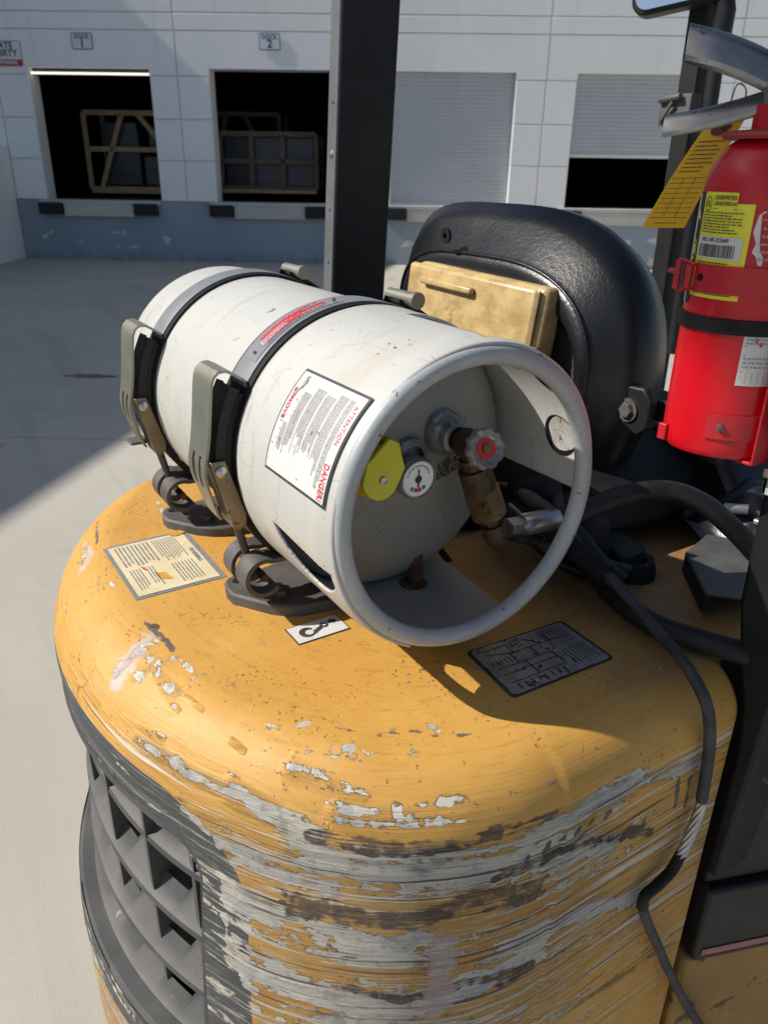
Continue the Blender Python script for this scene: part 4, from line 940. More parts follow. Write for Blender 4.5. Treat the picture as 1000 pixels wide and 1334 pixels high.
# label wrapped on the collar
LX0, LX1, LA0, LA1 = -.1285, -.0115, 132.6, 170.8
def lb(u, v, h): # u along the curve (reading direction, top -> bottom), v across: 0 = inner (left) side
    return TC(LX0+(LX1-LX0)*v, LA0+(LA1-LA0)*u, .1528+h)
b = MB()
def lsheet(mb, u0, u1, v0, v1, h, mi, nu=24, nv=4):
    vs = [lb(u0+(u1-u0)*i/nu, v0+(v1-v0)*j/nv, h) for i in range(nu+1) for j in range(nv+1)]
    mb.add(vs, [(i*(nv+1)+j, i*(nv+1)+j+1, (i+1)*(nv+1)+j+1, (i+1)*(nv+1)+j) for i in range(nu) for j in range(nv)], mi)
lsheet(b, 0, 1, 0, 1, .0003, 0); lsheet(b, .028, .972, .022, .975, .0007, 1)
Lc = (LA1-LA0)*math.pi/180*.1528; Lw = LX1-LX0
def lt(mb, txt, u, v, size, mi, bold, sx=1.0, ax='CENTER'):   # text runs down the cylinder, its head toward the ring
    put_text(mb, txt, lambda x, y: lb(u+x/Lc, v+y/Lw, .0012), size, mi, bold, sx, ax)
lt(b, 'DANGER!', .80, .915, .0115, 2, .0002, .66); lt(b, 'ATTENTION', .30, .915, .0080, 2, .0, .82)
lt(b, 'REMOVE', .35, .075, .0075, 2, .0002, 1.1)
fn_ = lambda x, y: lb(x, y, .0012)
dashes(b, fn_, .09, .90, .80, .87, 3, 4, rn, 1, .5, .006, .03, .3, .25); dashes(b, fn_, .09, .80, .66, .78, 5, 4, rn, 1, .5, .006, .03, .3, .25)
dashes(b, fn_, .14, .72, .50, .64, 7, 4, rn, 1, .5, .006, .03, .3, .3); dashes(b, fn_, .12, .76, .34, .48, 7, 4, rn, 1, .5, .006, .03, .3, .35)
dashes(b, fn_, .20, .80, .20, .32, 6, 4, rn, 1, .5, .006, .03, .3, .35); dashes(b, fn_, .52, .84, .12, .19, 3, 4, rn, 1, .5, .02, .05, .3, .3)
dashes(b, fn_, .06, .20, .10, .15, 2, 3, rn, 1, .5, .05, .2, .3, .2)
for _ in range(34):                                                    # rubbed-off flecks
    u = rn.uniform(.05, .93); v = rn.choice([rn.uniform(.03, .30), rn.uniform(.05, .9)]); a = rn.uniform(.004, .022); w_ = rn.uniform(.004, .012)
    k_ = rn.randint(5, 8); ph0 = rn.random()
    b.add([lb(u+a*math.cos(t)*rn.uniform(.6, 1.2), v+w_*math.sin(t)*rn.uniform(.6, 1.2), .0016) for t in [ph0+2*math.pi*q/k_ for q in range(k_)]], [tuple(range(k_))], 5)
b.add([lb(u, v, .0016) for u, v in ((.10,.13),(.30,.06),(.31,.07),(.12,.16))], [(0,1,2,3)], 5)
part(b, 'warning_label', ['blackink', 'paper', 'redink', 'blackink', 'greyink', 'fleck'], tk)
# two round stickers inside the collar and one beyond
def cdisc(x, a, r_, rad, name, mat, wob=0):
    b = MB(); n = 28; nr = 5
    vs = [TC(x+r_*(q/nr)*math.cos(t)*(1+wob*math.sin(5*t)), a+math.degrees(r_*(q/nr)*math.sin(t)*(1+wob*math.cos(3*t))/.146), rad) for q in range(1, nr+1) for t in [2*math.pi*k/n for k in range(n)]]+[TC(x, a, rad)]
    b.add(vs, [(q*n+k, q*n+(k+1) % n, (q+1)*n+(k+1) % n, (q+1)*n+k) for q in range(nr-1) for k in range(n)]+[(nr*n, (k+1) % n, k) for k in range(n)]); return part(b, name, mat, tk)
for x, a in ((-.044, 12), (-.038, 42)):
    cdisc(x, a, .0225, .1490, 'hand_hole', 'rubber'); cdisc(x+.0045, a+1.2, .0190, .1478, 'round_sticker', 'foil', .05)
# pressure relief port with yellow cap, gauge, valve
b = MB(); b.lathe([(.026,-.125),(.024,-.100),(.020,-.094),(.0165,-.090)], (0,.038,1.352), (1,0,0), 32); b.lathe([(.0165,-.094),(.0165,-.080),(.014,-.078),(.012,-.078)], (0,.038,1.352), (1,0,0), 32)
vb = part(b, 'valve_flange', 'cast', tk, smooth=40)
b = MB(); b.tube([(-.092,.038,1.352),(-.078,.040,1.351),(-.066,.041,1.350)], [.0125,.0125,.0135], 6); b.tube([(-.070,.041,1.350),(-.052,.040,1.350)], .0155, 20); b.tube([(-.054,.040,1.350),(-.042,.038,1.352)], .010, 16)
b.tube([(-.062,.042,1.350),(-.058,.044,1.325)], [.0125,.0125], 18); valve = part(b, 'service_valve', 'darkbrass', tk, smooth=40)
# handwheel
ax = Vector((.93, -.12, .34)).normalized(); u_ = Vector((0,1,0)); u_ = (u_-ax*u_.dot(ax)).normalized(); v_ = ax.cross(u_); c0 = Vector((-.040, .0375, 1.353))
b = MB(); nn_ = 96; ol = [(.0204+.0010*math.cos(10*t)) for t in [2*math.pi*k/nn_ for k in range(nn_)]]
lay = [(0, .80), (.002, .97), (.006, 1.0), (.009, .96), (.0105, .86), (.0085, .62), (.0075, .50)]
vs = [c0+ax*h+(u_*math.cos(2*math.pi*k/nn_)+v_*math.sin(2*math.pi*k/nn_))*ol[k]*s_ for h, s_ in lay for k in range(nn_)]+[c0+ax*.0075, c0]
b.add(vs, [(i*nn_+k, i*nn_+(k+1) % nn_, (i+1)*nn_+(k+1) % nn_, (i+1)*nn_+k) for i in range(len(lay)-1) for k in range(nn_)]+[((len(lay)-1)*nn_+k, (len(lay)-1)*nn_+(k+1) % nn_, len(lay)*nn_) for k in range(nn_)]+[((k+1) % nn_, k, len(lay)*nn_+1) for k in range(nn_)])
hwl = part(b, 'handwheel', 'cast', valve, smooth=40)
b = MB(); b.lathe([(.0105,.0078),(.0105,.0086),(.0048,.0086)], c0, ax, 28, 0); b.lathe([(.0048,.0084),(.0045,.0105),(0,.0108)], c0, ax, 8, 1)
part(b, 'handwheel_cap', ['signred', 'brass'], valve, smooth=40)
# quick coupling going down towards the truck
q0 = Vector((-.060,.040,1.338)); q1 = Vector((-.052,.066,1.268)); dq = (q1-q0)
def dq_(t): return q0+dq*t
b = MB(); b.tube([dq_(0), dq_(.16), dq_(.17), dq_(.42), dq_(.43), dq_(.50)], [.0125,.0125,.0165,.0175,.0165,.0165], 24); part(b, 'coupling_nut', 'darkbrass', tk, smooth=40)
b = MB(); n1, n2 = 72, 22; axq = dq.normalized(); uq = Vector((1,0,0)); uq = (uq-axq*uq.dot(axq)).normalized(); vq = axq.cross(uq); vs = []
for i in range(n2+1):
    for k in range(n1):
        rr_ = .0180+(.0005 if (i+k) % 2 else -.0004)
        if i in (0, n2): rr_ = .0165
        vs.append(dq_(.50+.46*i/n2)+(uq*math.cos(2*math.pi*k/n1)+vq*math.sin(2*math.pi*k/n1))*rr_)
vs += [dq_(.96)]
b.add(vs, [(i*n1+k, i*n1+(k+1) % n1, (i+1)*n1+(k+1) % n1, (i+1)*n1+k) for i in range(n2) for k in range(n1)]+[(n2*n1+(k+1) % n1, n2*n1+k, len(vs)-1) for k in range(n1)])
part(b, 'knurled_coupling', 'brass', tk)
b = MB(); b.tube([dq_(.94), dq_(1.12)], .0095, 6); b.tube([dq_(1.10), dq_(1.30), dq_(1.45)], [.013,.014,.010], 16); b.tube([dq_(1.24), Vector((-.052,.088,1.251))], .0125, 6); part(b, 'elbow_fitting', 'darkbrass', tk, smooth=40)
b = MB(); b.lathe([(0,-.112),(.017,-.112),(.017,-.090),(.0205,-.086),(.0215,-.080),(.0215,-.070),(.020,-.0675),(.0185,-.0675)], (0,-.016,1.322), (1,0,0), 36); b.lathe([(.021,-.12),(.019,-.095),(.012,-.092)], (0,-.006,1.335), (1,0,0), 28)
ga = part(b, 'gauge_body', 'cast', tk, smooth=40)
GC = Vector((-.0688, -.016, 1.322)); 
def gp(r_, a, h=0): return GC+Vector((h, r_*math.cos(R(a)), r_*math.sin(R(a))))
b = MB(); b.add([gp(.0186, 10*k) for k in range(36)], [tuple(range(36))], 0)
def gseg(r0, r1, a0, a1, mi, h=.0004, n=8):
    vs = []; 
    for k in range(n+1): vs += [gp(r0, a0+(a1-a0)*k/n, h), gp(r1, a0+(a1-a0)*k/n, h)]
    b.add(vs, [(2*k, 2*k+2, 2*k+3, 2*k+1) for k in range(n)], mi)
gseg(.0095, .0135, 245, 290, 1); gseg(.0095, .0135, 222, 240, 2); gseg(.0095, .0135, 295, 315, 2); gseg(.0140, .0146, 20, 160, 3, n=20); gseg(.0, .0040, 0, 360, 3, .0007, 16)
for a in range(20, 161, 20): gseg(.0120, .0140, a-1.5, a+1.5, 3, n=1)
b.add([gp(.0, 0, .001)+Vector((0,.0008,0)), gp(.0, 0, .001)-Vector((0,.0008,0)), gp(.0105, 94, .001), gp(.0105, 86, .001)], [(0,1,2,3)], 3)
b.add([gp(.0, 0, .001)+Vector((0,.0014,0)), gp(.0, 0, .001)-Vector((0,.0014,0)), gp(.0085, 262, .001), gp(.0085, 274, .001)], [(0,1,2,3)], 3)
part(b, 'gauge_dial', ['dial', 'redink', 'green', 'blackink'], ga)
b = MB(); 
put_text(b, 'LIQUID', lambda x, y: Vector((-.1000, .046+x, 1.3185+y+x*.25)), .0105, 1, .00035, .85); put_text(b, 'LIQUIDE', lambda x, y: Vector((-.1000, .046+x, 1.3090+y+x*.25)), .0105, 1, .00035, .85)
b.add([Vector((-.1008, .046+x, 1.3140+y+x*.25)) for x, y in ((-.0,-.011),(.030,-.011),(.030,.011),(-.0,.011))], [(0,1,2,3)], 0)
part(b, 'liquid_marking', ['dome', 'blackink'], tk)
# relief valve in amber cap with yellow bracket
yc = Vector((-.075, -.060, 1.332))
b = MB(); b.lathe([(0,-.030),(.024,-.030),(.026,-.026),(.026,-.002),(.022,.004),(0,.005)], yc, Vector((.9,.1,-.25)), 32); part(b, 'relief_cap', 'orange', tk, smooth=40)
b = MB(); po = arcp(-.064, 1.333, .0195, 180, 330, 12)+[(-.036,1.340),(-.042,1.366),(-.052,1.370),(-.078,1.350)]
b.prism(po, -.066, -.062, lambda y, z, h: Vector((h+(1.34-z)*.15, y, z))); b.prism([(-.036,1.340),(-.0385,1.3395),(-.0445,1.366),(-.042,1.366)], -.105, -.064, lambda y, z, h: Vector((h, y, z)))
yb_ = part(b, 'relief_bracket', 'yellowplastic', tk, bevel=.001)
b = MB(); b.lathe([(0,.0035),(.0038,.003),(.0044,0)], (-.0615,-.062,1.3325), (1,0,0), 14); part(b, 'rivet', 'steel', yb_, smooth=40)

# ================================================================ HOSES
b = MB(); b.tube([(-.052,.086,1.252),(-.051,.104,1.2505)], .0105, 6); b.tube([(-.051,.104,1.2505),(-.0505,.112,1.250)], .0085, 16); b.tube([(-.0505,.110,1.250),(-.050,.116,1.2497),(-.048,.157,1.2475),(-.048,.160,1.2475)], [.011,.0125,.0125,.0115], 20); part(b, 'hose_fitting', 'steel', fk, smooth=40)
b = MB(); b.tube(bez([(-.048,.155,1.2475),(-.040,.190,1.251),(-.022,.235,1.268),(.002,.275,1.274),(.030,.305,1.262),(.058,.330,1.235),(.085,.350,1.205),(.125,.375,1.165)], 10), .0118, 20); part(b, 'fuel_hose', 'hose', fk, smooth=60)
b = MB(); b.tube(bez([(-.20,.30,1.185),(-.132,.272,1.172),(-.075,.250,1.158),(-.02,.232,1.146),(.045,.224,1.142),(.092,.238,1.142),(.14,.262,1.142),(.20,.30,1.14)], 10), .0125, 20); part(b, 'return_hose', 'hose', fk, smooth=60)
# sleeve and cable
CB = bez([(-.12,.20,1.215),(-.085,.205,1.198),(-.045,.208,1.186),(-.012,.212,1.178)], 8)
b = MB(); b.tube(CB, .0125, 18); part(b, 'cable_sleeve', 'hoodblack', fk, smooth=60)
b = MB(); b.tube(bez([(-.15,.26,1.225),(-.11,.23,1.215),(-.06,.215,1.190),(-.03,.21,1.181)], 8), .007, 14); part(b, 'thin_cable', 'cablejacket', fk, smooth=60)
cp = bez([(-.02,.211,1.180),(.0,.2125,1.175),(.05,.205,1.160),(.10,.188,1.156),(.138,.178,1.145),(.160,.180,1.118),(.1655,.190,1.067),(.166,.198,.995)], 10)
b = MB(); b.tube(cp, .0062, 16); part(b, 'battery_cable', 'cablejacket', fk, smooth=60)
cp2 = [Vector((.166,.199,1.000)),Vector((.167,.196,.975)),Vector((.168,.186,.945)),Vector((.168,.176,.922))]
b = MB(); pth = bez(cp2, 14)
for k in range(6):
    hx = []
    up = Vector((1,0,0))
    for i, p in enumerate(pth):
        t = (pth[min(i+1, len(pth)-1)]-pth[max(i-1, 0)]).normalized(); a1 = (up-t*up.dot(t)).normalized(); a2 = t.cross(a1); an_ = 2*math.pi*k/6+i*.16
        hx.append(p+(a1*math.cos(an_)+a2*math.sin(an_))*.0036)
    b.tube(hx, .0026, 8)
part(b, 'bare_wire_strands', 'steel', fk, smooth=60)
b = MB(); b.tube(bez([(.168,.180,.930),(.168,.168,.912),(.168,.148,.903),(.167,.131,.896),(.167,.130,.880)], 8), .0062, 14); part(b, 'cable_tape', 'rubber', fk, smooth=60)
b = MB(); b.tube(bez([(.167,.130,.884),(.167,.140,.858),(.168,.172,.795),(.171,.215,.71),(.180,.262,.62),(.20,.33,.50)], 8), .0056, 14); part(b, 'battery_cable', 'cablejacket', fk, smooth=60)

# ================================================================ HOOD AREA, LEG, SIDE PANEL
b = MB(); b.box(-.72, -.150, .262, .85, .95, 1.162); part(b, 'hood', 'hoodblack', fk, bevel=.02)
b = MB(); b.prism([(-.62,1.155),(-.62,1.22),(-.45,1.25),(-.20,1.25),(-.12,1.215),(-.105,1.155)], .30, .72, lambda x, z, h: Vector((x, h, z))); part(b, 'seat_base', 'hoodblack', fk, bevel=.015)
b = MB(); b.prism([(-.150,1.128),(-.145,1.20),(-.11,1.222),(-.075,1.205),(-.068,1.16),(-.075,1.128)], .245, .285, lambda x, z, h: Vector((x, h, z))); part(b, 'rubber_boot', 'hoodblack', fk, bevel=.006)
b = MB(); b.tube(bez([(-.16,.30,1.19),(-.13,.255,1.20),(-.09,.235,1.19),(-.05,.232,1.17),(-.02,.245,1.15)], 8), [.018]*33, 18); part(b, 'corrugated_duct', 'hose', fk, smooth=60)
b = MB(); b.tube(bez([(-.22,.22,1.15),(-.17,.20,1.165),(-.12,.215,1.17),(-.08,.25,1.16),(-.04,.29,1.15)], 8), .006, 12); part(b, 'thin_cable', 'cablejacket', fk, smooth=60)
b = MB(); b.tube(bez([(-.20,.245,1.15),(-.14,.225,1.155),(-.10,.225,1.15),(-.06,.26,1.14),(-.08,.30,1.14)], 8), .0045, 10); part(b, 'thin_cable', 'hose', fk, smooth=60)
for bx, by, bz, r0 in ((-.125,.232,1.165,.011), (-.10,.262,1.185,.009), (-.145,.24,1.19,.008)):
    b = MB(); b.tube([(bx,by,bz),(bx+.012,by-.012,bz+.004)], r0, 6); part(b, 'hex_fitting', 'iron', fk, smooth=30)
b = MB(); b.prism([(-.12,1.127),(-.118,1.165),(-.09,1.172),(-.05,1.165),(-.048,1.127)], .285, .33, lambda x, z, h: Vector((x, h, z))); part(b, 'cable_clamp', 'black', fk, bevel=.004)
b = MB(); b.lathe([(.030,-.012),(.034,-.008),(.034,.006),(.028,.010),(.012,.010),(.012,.016),(0,.016)], (-.165,.235,1.235), (.6,-.7,.3), 28); part(b, 'pulley', 'black', fk, smooth=40)
b = MB(); b.tube([(-.165,.215,1.225),(-.140,.205,1.228),(-.118,.212,1.220),(-.10,.225,1.208)], [.006,.009,.009,.006], 12); part(b, 'linkage', 'iron', fk, smooth=50)
b = MB(); b.tube([(-.10,.225,1.208),(-.075,.238,1.196)], .0042, 12); part(b, 'linkage_rod', 'steel', fk, smooth=50)
b = MB(); b.tube([(-.16,.19,1.215),(-.10,.205,1.190)], .0035, 12); part(b, 'linkage_rod', 'steel', fk, smooth=50)
# grey hinged plate at the right of the hood and the black floor beyond
b = MB(); b.prism([(-.030,.380),(.058,.300),(.118,.335),(.11,.56),(-.02,.56),(-.060,.480)], 1.150, 1.156, lambda x, y, h: Vector((x, y, h+(x+.03)*.10))); part(b, 'hinged_plate', 'greyplate', fk, bevel=.002)
b = MB(); b.prism([(-.030,.380),(.058,.300),(.058,.312),(-.028,.39)], 1.128, 1.152, lambda x, y, h: Vector((x, y, h+(x+.03)*.10))); part(b, 'plate_edge', 'rubber', fk)
b = MB(); b.tube([(.0,.47,1.190),(.11,.49,1.187)], .005, 10); part(b, 'latch_bar', 'steel', fk, smooth=40)
b = MB(); b.tube([(-.035,.55,1.20),(.13,.62,1.20)], .012, 12); part(b, 'grab_rail', 'black', fk, smooth=40)
b = MB(); b.box(-.14, .112, .50, 1.6, .95, 1.136); part(b, 'floor_plate', 'hoodblack', fk, bevel=.01)
b = MB(); b.prism([(-.16,1.10),(-.15,1.22),(-.05,1.26),(.03,1.23),(.06,1.16),(.06,1.10)], .62, .95, lambda x, z, h: Vector((x, h, z))); part(b, 'armrest_console', 'vinyl', fk, bevel=.02)
b = MB(); b.prism([(-.34,1.16),(-.33,1.24),(-.25,1.27),(-.08,1.25),(-.04,1.20),(-.04,1.16)], .50, .95, lambda x, z, h: Vector((x, h, z))); part(b, 'seat_cushion', 'vinyl', fk, bevel=.03)
b = MB(); b.tube([(-.04,.46,1.196),(-.015,.475,1.199)], .007, 12); part(b, 'lever_tip', 'steel', fk, smooth=40)
# rear right guard leg
b = MB(); b.prism([(.159,.85),(.1585,1.03),(.152,1.09),(.137,1.140),(.124,1.20),(.1225,1.26),(.1225,2.15),(.215,2.15),(.215,1.30),(.185,1.10),(.176,.85)], .2535, .335, lambda x, z, h: Vector((x, h, z))); part(b, 'guard_leg', 'postblack', fk, bevel=.006)
e_ = Vector((.342,.94,0)); nO = Vector((.94,-.342,0)); o0 = Vector((.1585,.262,0))
def sp(s_, d, z): return o0+e_*s_+nO*d+Vector((0,0,z))
def sbox(mb, s0, s1, d0, d1, z0, z1): mb.add([sp(s, d, z) for s in (s0,s1) for d in (d0,d1) for z in (z0,z1)], [(0,1,3,2),(4,6,7,5),(0,4,5,1),(2,3,7,6),(0,2,6,4),(1,5,7,3)])
b = MB(); sbox(b, 0, .9, -.06, .002, .826, 1.12); pnl = part(b, 'side_panel', 'black', fk, bevel=.004)
b = MB(); sbox(b, 0, .9, -.06, .012, .700, .822); lowp = part(b, 'lower_side_panel', 'black', fk, bevel=.005)
b = MB(); sbox(b, .01, .9, .0125, .0135, .712, .722); part(b, 'pink_stripe', 'pink', lowp)
b = MB(); sbox(b, -.004, .9, -.08, .004, .22, .694); part(b, 'chassis_side', 'chassis', fk, bevel=.006)
for s_, z in ((.10, 1.045), (.16, .955), (.30, .90)):
    b = MB(); b.lathe([(0,.0006),(.009,.0006),(.009,-.001)], sp(s_, .002, z), nO, 18); part(b, 'bolt_hole', 'rubber', pnl)
b = MB()
for pth_ in ([(.155,.742),(.163,.780),(.185,.795)], [(.165,.742),(.173,.772),(.190,.782)], [(.155,.742),(.165,.742)]):
    for (a, z0), (c, z1) in zip(pth_[:-1], pth_[1:]):
        b.tube([sp(a, .0125, z0), sp(c, .0125, z1)], .0012, 6)
part(b, 'painted_mark', 'paper', lowp)
b = MB(); b.tube(bez([sp(.02,.010,1.00), sp(.07,.014,.965), sp(.13,.014,.925), sp(.20,.014,.90), sp(.3,.014,.9)], 8), .0040, 12); part(b, 'thin_cable', 'cablejacket', fk, smooth=50)
# rear left guard post and front left post
b = MB(); 
def pbox(mb, x0, x1, yb0, yb1, yt0, yt1, z0, z1):
    mb.add([(x, y, z) for x in (x0, x1) for y, z in ((yb0, z0), (yb1, z0), (yt0, z1), (yt1, z1))], [(0,1,3,2),(4,6,7,5),(0,4,5,1),(2,3,7,6),(0,2,6,4),(1,5,7,3)])
pbox(b, -.798, -.780, .262, .3735, .326, .4365, 1.0, 2.2); b2 = part(b, 'guard_post', 'postblack', fk, bevel=.003)
b = MB(); pbox(b, -.812, -.7815, .2575, .2618, .3215, .3258, 1.0, 2.2); pe = part(b, 'sunlit_post_flange', 'postgrey', b2)  # sunlit rear face of the black post, its brightness put into the grey
for z in (1.62, 1.53, 1.70, 1.44):
    yy = .2575+(z-1.0)*.0533; b = MB(); b.lathe([(0,.003 if z == 1.62 else .0006),(.008 if z == 1.62 else .003,.0),(.008 if z == 1.62 else .003,-.001)], (-.795, yy, z), (0,-1,0), 14); part(b, 'post_bolt', 'steel' if z == 1.62 else 'rubber', b2, smooth=40)
b = MB(); pbox(b, -.768, -.722, 1.15, 1.21, 1.13, 1.19, .5, 2.2); fp = part(b, 'front_guard_post', 'postblack', fk, bevel=.004)
b = MB(); b.tube([(-.692,1.17,1.2),(-.692,1.15,1.86)], .016, 14); part(b, 'grab_handle', 'black', fk, smooth=40)
b = MB(); b.box(-.80, -.74, .42, 1.2, 2.15, 2.20); part(b, 'guard_side_beam', 'postblack', fk, bevel=.004)
b = MB(); b.box(.13, .19, .30, 1.2, 2.15, 2.20); part(b, 'guard_side_beam', 'postblack', fk, bevel=.004)
# ================================================================ SEAT
def seat_outline(sc, dz=0, n=72, base=1.10):
    """closed outline of the backrest seen from behind, in (x, z); sc = inward offset"""
    out = []
    for k in range(n+1):                                   # over the top from right-bottom to left-bottom
        t = k/n
        ang = -math.pi*.5+2*math.pi*t
        out.append(ang)
    pts_ = []
    W = .264-sc; ztop = 1.556-sc*1.5+dz; zb_ = base; zc = 1.335
    for k in range(n):
        a = 2*math.pi*k/n; c, s_ = math.cos(a), math.sin(a); e = 2/2.9
        if s_ > 0: e = 2/4.4 if c < 0 else 2/2.6
        x = W*math.copysign(abs(c)**e, c)
        z = zc+(ztop-zc if s_ > 0 else zc-zb_-sc)*math.copysign(abs(s_)**e, s_)
        if z < zc: x *= 1-.20*min(1, (zc-z)/.24)
        pts_.append((x, z))
    return pts_
def seat_mesh(name, layers, mat, capf=None, capb=None, parent=None, smooth=60):
    b = MB(); n = 72; vs = []
    for y, sc in layers:
        for x, z in seat_outline(sc): vs.append(Vector((-.386+x, y-.035+(z-1.35)*.05, z)))
    fs = [(i*n+j, i*n+(j+1) % n, (i+1)*n+(j+1) % n, (i+1)*n+j) for i in range(len(layers)-1) for j in range(n)]
    if capf: fs.append(tuple(range(n))[::-1])
    if capb: fs.append(tuple((len(layers)-1)*n+j for j in range(n)))
    b.add(vs, fs); return part(b, name, mat, parent, smooth=smooth)
st_ = empty('seat', (-.32, .40, 1.15)); st_.parent = fk; st_.location = Vector((-.32, .40, 1.15))-fk.location
seat_mesh('backrest', [(.392,.078),(.372,.074),(.350,.070),(.343,.066),(.341,.060),(.342,.052),(.345,.0475),(.348,.0455),(.352,.0435),(.374,.016),(.395,.0),(.420,.002),(.450,.012),(.475,.035),(.490,.07),(.495,.11)], 'vinyl', False, True, st_)
seat_mesh('back_panel', [(.388,.074),(.3880,.15)], 'rubber', False, True, st_)
b = MB(); b.prism([(-.240,1.415),(-.205,1.400),(-.172,1.345),(-.162,1.27),(-.162,1.18),(-.17,1.12),(-.28,1.12),(-.225,1.25),(-.243,1.30),(-.228,1.35),(-.247,1.385)], .328, .345, lambda x, z, h: Vector((x-.012, h, z))); part(b, 'back_shell', 'seatback_shell', st_, bevel=.003)
b = MB(); b.prism([(-.50,1.30),(-.50,1.475),(-.45,1.492),(-.40,1.480),(-.30,1.46),(-.30,1.30)], .325, .345, lambda x, z, h: Vector((x, h, z))); part(b, 'mounting_plate', 'iron', st_, bevel=.004)
b = MB(); b.tube([Vector((-.386+x, .3095+(z-1.35)*.05, z)) for x, z in seat_outline(.0455)], .0022, 8, closed=True); part(b, 'piping', 'vinyl', st_, smooth=60)
b = MB()
for z0, xk in ((1.495, -.445),): b.lathe([(.004,-.002),(.011,.0),(.011,.004),(.004,.004)], (xk-.02, .302, 1.510), (0,-1,0), 16)
part(b, 'seat_button', 'rubber', st_)
b = MB(); b.prism([(-.155,1.365),(-.150,1.318),(-.120,1.305),(-.105,1.318),(-.105,1.352),(-.118,1.368)], .338, .352, lambda x, z, h: Vector((x+.01, h+.01, z-.012))); b.prism([(-.11,1.345),(-.02,1.355),(-.02,1.325),(-.11,1.318)], .356, .362, lambda x, z, h: Vector((x, h+.02, z-.008))); hp = part(b, 'hinge_bracket', 'black', st_, bevel=.003)
b = MB(); b.lathe([(0,.008),(.009,.008),(.0105,.005),(.0105,0)], (-.127,.348,1.324), (0,-1,0), 6); b.lathe([(.015,.0),(.015,.003),(.010,.003)], (-.127,.348,1.324), (0,-1,0), 20); part(b, 'hinge_bolt', 'iron', hp, smooth=30)
# yellowed document box on the back
db = empty('document_box', (-.405,.30,1.38)); db.parent = st_; db.location = Vector((-.405,.30,1.38))-Vector((-.32,.40,1.15))
RB = Matrix.Translation((-.385,.283,1.388)) @ Matrix.Rotation(R(1.2), 4, 'Y') @ Matrix.Rotation(R(-7), 4, 'X')
b = MB(); b.box(-.146, .142, -.012, .0, -.105, .077, T=RB); part(b, 'box_cover', 'amberbox', db, bevel=.008)
b = MB(); b.box(-.140, .148, .0005, .036, -.105, .080, T=RB); part(b, 'box_back', 'amberbox', db, bevel=.008)
b = MB(); b.box(-.10, .022, -.022, -.0125, .050, .060, T=RB); part(b, 'box_handle', 'amberbox', db, bevel=.003)
b = MB(); b.box(.1425, .150, -.016, .008, -.02, .004, T=RB); b.box(.1425, .152, -.016, .008, -.075, -.050, T=RB); part(b, 'box_clasp', 'amberbox', db, bevel=.003)
b = MB(); nx, ny = 44, 30; vs = []
for i in range(nx):
    for j in range(ny):
        u, v = i/(nx-1), j/(ny-1); x = -.20+.34*u; y = .44+.30*v
        f = math.sin(9*u+5*math.sin(4*v))*.016+math.sin(17*v+6*u)*.009+abs(math.sin(13*u-7*v))*.014
        vs.append((x, y, 1.150+.055*math.sin(math.pi*min(1, v*1.2))*(.5+.5*math.sin(math.pi*u))+f*.8))
b.add(vs, [(i*ny+j, (i+1)*ny+j, (i+1)*ny+j+1, i*ny+j+1) for i in range(nx-1) for j in range(ny-1)])
part(b, 'crumpled_cover', 'vinyl', fk, smooth=55)
# ================================================================ MIRROR
mr = empty('wing_mirror', (-.74,1.12,1.93)); mr.parent = fk; mr.location = Vector((-.74,1.12,1.93))-fk.location
TMm = Matrix.Translation((-.745,1.105,2.0)) @ Matrix.Rotation(R(-9), 4, 'Y') @ Matrix.Rotation(R(28), 4, 'Z')
def rrect(w_, h_, r_, n=6): return [(cx+r_*math.cos(R(s0+90*k/n)), cz+r_*math.sin(R(s0+90*k/n))) for cx, cz, s0 in ((w_-r_,h_-r_,0),(-w_+r_,h_-r_,90),(-w_+r_,-h_+r_,180),(w_-r_,-h_+r_,270)) for k in range(n+1)]
b = MB(); b.prism(rrect(.125,.088,.03), -.008, .03, lambda x, z, h: TMm @ Vector((x, h, z))); part(b, 'mirror_housing', 'black', mr, bevel=.004)
b = MB(); b.prism(rrect(.116,.079,.024), -.012, -.0085, lambda x, z, h: TMm @ Vector((x, h, z))); part(b, 'mirror_glass', 'mirror', mr)
b = MB(); b.tube([(-.70,1.14,1.95),(-.685,1.145,1.90),(-.69,1.15,1.86)], .02, 12); part(b, 'mirror_arm', 'black', mr, smooth=50)
b = MB(); b.box(-.80, -.72, 1.125, 1.16, 1.695, 1.755); b.tube([(-.80,1.12,1.745),(-.74,1.115,1.75)], .007, 8); b.tube([(-.79,1.12,1.70),(-.76,1.115,1.74)], .004, 8); part(b, 'post_clamp', 'iron', fk, bevel=.003)
# ================================================================ FIRE EXTINGUISHER
EC = Vector((.0735, .2405, 0)); ER = .0525
ex = empty('fire_extinguisher', (EC.x, EC.y, 1.347)); tag(ex, 'red fire extinguisher with yellow label hanging on the right guard leg', 'fire extinguisher')
def EP(a, z, r=ER): return EC+Vector((r*math.cos(R(a)), r*math.sin(R(a)), z))
b = MB(); b.lathe([(0,1.362),(.040,1.362),(.050,1.359),(.0525,1.364),(ER,1.372),(ER,1.578)]+[(.0235+(ER-.0235)*math.cos(t), 1.578+.050*math.sin(t)) for t in np.linspace(.1, math.pi/2, 12)]+[(.0225,1.634),(.0225,1.652)], EC, (0,0,1), 80, ref=(1,0,0)); part(b, 'cylinder', 'red', ex, smooth=50)
b = MB(); b.lathe([(.0225,1.6305),(.042,1.626),(.045,1.6285),(.045,1.631),(.039,1.6325),(.0235,1.634)], EC, (0,0,1), 48, ref=(1,0,0)); part(b, 'neck_skirt', 'redring', ex, smooth=50)
